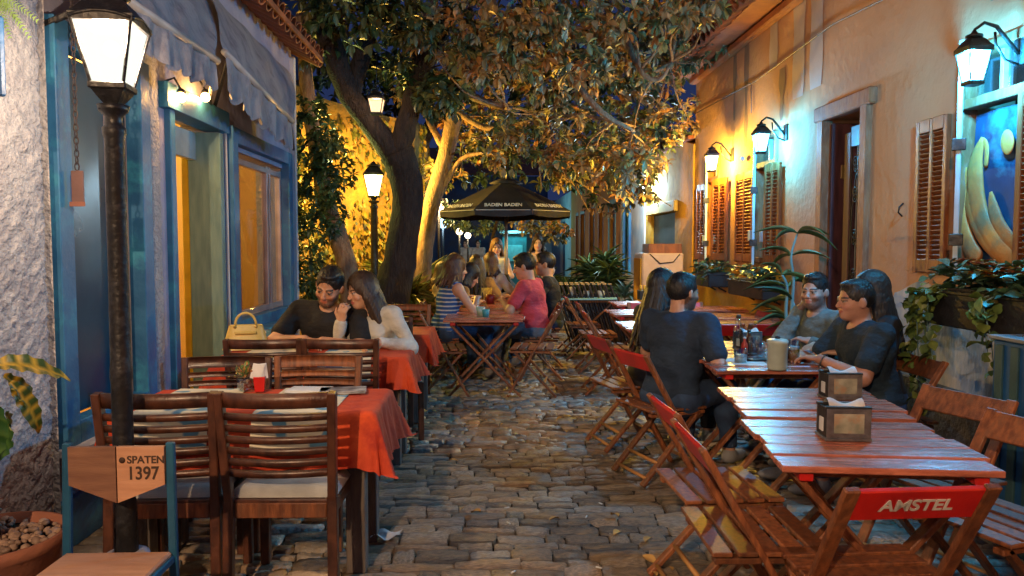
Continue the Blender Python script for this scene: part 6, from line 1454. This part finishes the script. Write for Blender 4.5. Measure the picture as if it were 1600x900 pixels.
        if hair in ('long','mid'):
            rr_ = random.Random(hash(label)%1000); ln = .43 if hair == 'long' else .16; 
            for q in range(26):
                a = -2.05+4.1*q/25+rr_.uniform(-.08,.08); sx, sy = math.sin(a), -math.cos(a); p0 = h_((.070*sx,-.016+.078*sy,.045)); p1 = h_((.088*sx,-.02+.092*sy,-.045)); 
                out = .02 if abs(a) < 1.7 else .0
                p2 = p1 + (-u*ln*.45) + srt*sx*.03*1 + sfw*(sy*.02-.01) + np.array([rr_.uniform(-.012,.012) for _ in range(3)]); p3 = p2 + (-u*ln*.5*rr_.uniform(.7,1.15)) + srt*sx*rr_.uniform(-.01,.03) + sfw*(sy*.01-.02) + np.array([rr_.uniform(-.015,.015) for _ in range(3)])
                G.cap(p0,p1,.020,.021,k=.006); G.cap(p1,p2,.021,.018,k=.005); G.cap(p2,p3,.018,.006,k=.005)
        G.F += .0028*np.sin(240*X+60*Z+5*np.sin(40*Y_))*np.sin(170*Y_+50*Z+4*np.sin(30*X))
        # face opening
        if hair == 'short':
            G.ell(h_((0,.112,-.040)), np.array((.078,.090,.118))*hd, H, k=.004, op='s'); G.ell(h_((0,.02,-.13)), np.array((.12,.13,.108))*hd, H, k=.006, op='s')
            for q in (-1,1): G.ell(h_((q*.085,.0,-.02)), np.array((.022,.022,.034))*hd, H, k=.003, op='s')
        else: G.ell(h_((0,.125,-.030)), np.array((.066,.092,.112))*hd, H, k=.006, op='s')
        if bun: G.ell(h_((0,-.11,.06)), np.array((.045,.045,.045))*hd, H, k=.01)
        ho = link('hair', G.mesh('hair', hm), o)
        if res < .009:      # loose locks lying over the hair
            b = MB(); rr_ = random.Random(11); tip_ = []
            for q in range(1300 if hair == 'short' else 900):
                v = np.array([rr_.gauss(0,1),rr_.gauss(0,1),abs(rr_.gauss(0,1))+(-.5 if hair == 'short' else -.1)]); v /= np.linalg.norm(v)
                if v[1] > .25 and v[2] < .45: continue
                if hair == 'short' and (v[2] < -.35 or (v[2] < .05 and abs(v[0]) > .75 and v[1] > -.35)): continue
                r3 = np.array((.076+th_*.75,.096+th_,.092+th_*1.25)); c0 = np.array([0,-.016,.032])
                tg = np.array([v[0]*.4+rr_.gauss(0,.25), (.9 if v[2] > .5 else -.2)+rr_.gauss(0,.3), -.9 if v[2] < .5 else -.1]); 
                if hair != 'short': tg = np.array([v[0]*.6+rr_.gauss(0,.1), -.25+rr_.gauss(0,.12), -1.0])
                tg = tg-v*(tg@v); tg /= np.linalg.norm(tg)+1e-6; L_ = rr_.uniform(.012,.030) if hair == 'short' else rr_.uniform(.05,.12); n_ = 4; sd = np.cross(v,tg)*rr_.uniform(.0010,.0022); p = v.copy(); vs = []
                for k in range(n_+1):
                    w_ = 1-k/n_*.8; P_ = c0+p*r3*(1.0+(.018 if hair == 'short' else .012)*(1+k*rr_.uniform(.2,.9))); vs += [h_(P_-sd*w_), h_(P_+sd*w_)]; p = p+tg*L_/n_/.095; p = p/np.linalg.norm(p)
                b.add(vs, [(2*k,2*k+1,2*k+3,2*k+2) for k in range(n_)], True)
            b.build('loose_strands', hm, ho)
    if cap:
        G = Field(hc-.2, hc+.24, max(res*.8,.007)); G.ell(h_((0,-.012,.040)), np.array((.090,.110,.098))*hd, H, k=.0); G.half(h_((0,0,.045)), -H[:,2]+H[:,1]*.15); 
        if brim: G.ell(h_((0,.125,.050)), np.array((.070,.070,.008))*hd, H, k=.01)
        link('cap', G.mesh('cap', cap), o)
    return o, dict(hc=hc, H=H, wL=wL, wR=wR, eL=eL, eR=eR)
def hair_mat(c):
    return mat('hair_%d'%int(c[0]*1000), c, tuple(v*.5 for v in c), scale=60, rough=.48, bump=.6, bscale=120, stretch=(1,1,.15), bdist=.01)
M_jeans = mat('denim', (.03,.07,.16), (.02,.04,.10), scale=20, rough=.85, bump=.3, bscale=200)
M_shoe = mat('shoe', (.30,.32,.34), (.2,.2,.22), rough=.6)
M_darktrouser = mat('dark_trousers', (.015,.017,.025), (.01,.01,.016), rough=.85)
def fabric(n, c, c2=None): return mat(n, c, c2 or tuple(v*.75 for v in c), scale=5, rough=.88, bump=.75, bscale=7, bdist=.05, stretch=(1,1,1.6), c3=tuple(v*.6 for v in c), s3=4)
F_black = fabric('black_tshirt_cloth', (.016,.016,.018)); F_white = fabric('white_knit', (.62,.60,.54)); F_navy = fabric('navy_tshirt_cloth', (.018,.040,.085)); F_dk = fabric('dark_shirt_cloth', (.014,.035,.06))
F_grey = fabric('grey_shirt_cloth', (.16,.21,.22)); F_pink = fabric('pink_tshirt_cloth', (.62,.07,.10)); F_pale = fabric('pale_top', (.55,.58,.62)); F_peach = fabric('peach_top', (.60,.46,.40)); F_tan = fabric('tan_top', (.45,.28,.12)); F_bl = fabric('blue_grey_shorts', (.16,.20,.25))
# striped cloth
ms = fabric('striped_cloth', (.60,.62,.64)); nt = ms.node_tree; wv = nt.nodes.new('ShaderNodeTexWave'); wv.bands_direction = 'Z'; wv.inputs['Scale'].default_value = 7.5; wv.inputs['Distortion'].default_value = 1.2; tcn = nt.nodes.new('ShaderNodeTexCoord'); nt.links.new(tcn.outputs['Object'], wv.inputs['Vector'])
rp_ = nt.nodes.new('ShaderNodeValToRGB'); rp_.color_ramp.elements[0].position = .70; rp_.color_ramp.elements[0].color = (.03,.10,.32,1); rp_.color_ramp.elements[1].position = .78; rp_.color_ramp.elements[1].color = (.50,.52,.55,1); nt.links.new(wv.outputs['Fac'], rp_.inputs[0]); nt.links.new(rp_.outputs[0], nt.nodes['Principled BSDF'].inputs['Base Color'])

# the couple
person('bearded man in a black T-shirt leaning his head to the woman in white', -1.15, 5.46, 176, s=1.03, res=.0065, lean=14, side=-4, yaw=-8, pitch=26, roll=-14, hl=(-.05,.36,.78), hr=(.07,.36,.79), pl=(-1,-.1,-.35), pr=(1,-.1,-.35), skin=(.56,.29,.17), hair='short', hairc=(.012,.009,.008), beard=((.045,.030,.024),.74), topm=F_black, sleeve='short', build=1.16, head=1.11, legm=M_darktrouser, grip=.9)
person('long-haired woman in a white sweater, chin on hand, beside the man in black', -.74, 5.42, 160, sex='f', s=1.0, res=.0065, lean=14, side=8, yaw=-34, pitch=12, roll=6, hl=(-.14,.36,.80), hr=(.17,.33,.93), pl=(-.6,-.1,-.6), pr=(.1,.5,-1), skin=(.60,.34,.22), hair='long', hairc=(.05,.025,.014), topm=F_white, sleeve='long', head=1.05, build=1.08, grip=1.2)
# four at the right table
person('short-haired man in a navy T-shirt seen from behind, left of the table of four', 1.17, 4.62, -48, s=1.01, res=.0065, lean=10, yaw=-14, pitch=4, hl=(-.18,.40,.80), hr=(.16,.20,.70), pl=(-.6,-.3,-.6), pr=(.7,-.6,-.5), skin=(.50,.28,.20), hair='short', hairc=(.010,.011,.014), beard=((.02,.018,.018),.9), topm=F_navy, build=1.10, head=1.02)
person('woman with long straight dark hair behind the man in the navy T-shirt', 1.17, 5.25, -60, sex='f', s=1.0, res=.009, lean=10, yaw=0, pitch=5, hl=(-.15,.38,.80), hr=(.15,.38,.80), skin=(.55,.32,.24), hair='long', hairc=(.008,.007,.010), topm=M_black, sleeve='long', legm=M_darktrouser)
person('bearded man in grey resting his cheek on his fist, right of the table', 2.36, 5.02, 108, s=1.0, res=.0065, lean=10, yaw=22, pitch=4, hl=(-.12,.26,.82), hr=(.05,.20,1.02), pl=(-.7,-.2,-.6), pr=(.5,.2,-1), skin=(.50,.32,.27), hair='short', hairc=(.010,.010,.014), beard=((.035,.03,.035),.74), topm=F_grey, sleeve='long', head=1.02, grip=1.2)
om, od = person('older man in a dark shirt in profile, right of the table with the canister', 2.34, 4.34, 92, s=.99, res=.0065, lean=12, yaw=0, pitch=4, hl=(-.10,.40,.80), hr=(.10,.42,.80), pl=(-.7,-.3,-.6), pr=(.7,-.3,-.6), skin=(.52,.27,.19), hair='short', hairc=(.022,.020,.022), beard=None, topm=F_dk, sleeve='short', head=1.02, build=1.14)
person('woman with long dark hair hidden behind the man in the dark shirt', 2.52, 4.62, 95, sex='f', s=1.0, res=.011, lean=6, yaw=0, pitch=4, skin=(.5,.3,.2), hair='long', hairc=(.03,.018,.014), topm=M_black, sleeve='long')
# the long table under the umbrella
person('woman in a blue and white striped tank top, left of the middle tables', -.47, 8.00, -62, sex='f', s=1.05, res=.010, lean=12, yaw=-4, pitch=8, hl=(-.16,.34,.84), hr=(.10,.34,.84), skin=(.60,.33,.22), hair='mid', hairc=(.09,.035,.018), topm=ms, sleeve='none', head=1.1)
person('dark-haired woman bending over her plate beside the woman in stripes', -.48, 8.72, -75, sex='f', s=1.0, res=.011, lean=24, yaw=0, pitch=28, skin=(.55,.32,.22), hair='mid', hairc=(.015,.010,.010), topm=F_tan, head=1.12)
person('man with dark hair facing the camera at the far left of the long table', -.42, 10.3, 170, s=1.05, res=.012, lean=6, yaw=0, pitch=10, skin=(.62,.34,.18), hair='short', hairc=(.02,.012,.01), topm=F_tan, head=1.1)
person('woman with very long brown hair, back to the camera, at the long table', -.14, 9.55, -8, sex='f', s=1.02, res=.012, lean=6, yaw=0, pitch=6, skin=(.55,.32,.22), hair='long', hairc=(.04,.02,.012), topm=F_tan, head=1.12, fingers=False)
person('person with reddish hair between the long-haired woman and the umbrella pole', .02, 10.1, -30, sex='f', s=1.05, res=.013, lean=6, yaw=30, pitch=4, skin=(.6,.34,.22), hair='mid', hairc=(.08,.03,.02), topm=F_peach, head=1.1, fingers=False)
person('seated child mostly hidden behind the woman in stripes', -.62, 9.6, -110, sex='f', s=.95, res=.013, lean=6, skin=(.6,.34,.2), hair='mid', hairc=(.10,.05,.02), topm=F_tan, head=1.15, fingers=False)
person('fair-haired woman in white and pale blue standing left of the umbrella pole', .17, 11.2, 150, sex='f', s=.92, res=.011, legs='stand', lean=2, yaw=35, pitch=6, hl=(-.10,.22,1.10), hr=(.12,.20,1.18), skin=(.66,.42,.32), hair='mid', hairc=(.22,.12,.06), topm=F_pale, sleeve='none', head=1.15)
person('curly-haired woman in a pale top standing behind the man in pink', .88, 12.6, 172, sex='f', s=.96, res=.011, legs='stand', lean=2, yaw=5, pitch=4, hl=(-.18,.08,.85), hr=(.18,.08,.85), skin=(.62,.42,.34), hair='mid', hairc=(.035,.02,.015), topm=F_peach, sleeve='short', head=1.18)
person('man in a pink T-shirt and grey shorts with dark hair, right of the middle tables', .56, 8.15, 66, s=1.06, res=.0085, lean=10, yaw=12, pitch=16, hl=(-.12,.34,.80), hr=(.12,.32,.82), skin=(.58,.31,.20), hair='short', hairc=(.012,.010,.012), topm=F_pink, legm=F_bl, head=1.14, build=1.06)
person('man with cropped dark hair in a black T-shirt behind the man in pink', .80, 9.0, 78, s=1.06, res=.010, lean=6, yaw=8, pitch=4, skin=(.60,.32,.18), hair='short', hairc=(.012,.010,.010), topm=F_black, head=1.12, cap=None)
person('person with dark hair glimpsed between the two men right of the umbrella pole', .62, 9.9, 95, sex='f', s=1.0, res=.013, lean=5, skin=(.62,.34,.18), hair='mid', hairc=(.012,.010,.010), topm=F_tan, head=1.12, fingers=False)
for k,(px,lb) in enumerate(((729,'left of two distant figures lit cyan at the end of the alley'),(747,'right of two distant figures lit cyan at the end of the alley'))):
    q = onY(px,390,26); person(lb, q.x, 26, 180 if k else 150, s=1.0, res=.02, legs='stand', lean=2, topm=F_pale, skin=(.5,.4,.35), legm=F_pale, head=1.1, fingers=False)
# the older man's watch
w_, e_ = od['wL'], od['eL']; d_ = Vector(w_-e_).normalized(); c_ = Vector(w_)-d_*.02; R_ = ortho(d_); n_ = 20
wt = MB().tube([c_+R_@Vector((.036*math.cos(2*PI*i/n_),.036*math.sin(2*PI*i/n_),0)) for i in range(n_+1)], .008, 6, caps=False, flat=.5); wt.cyl(c_-R_.col[1]*.034, c_-R_.col[1]*.046, .019); wt.build('wristwatch', M_steel, om)
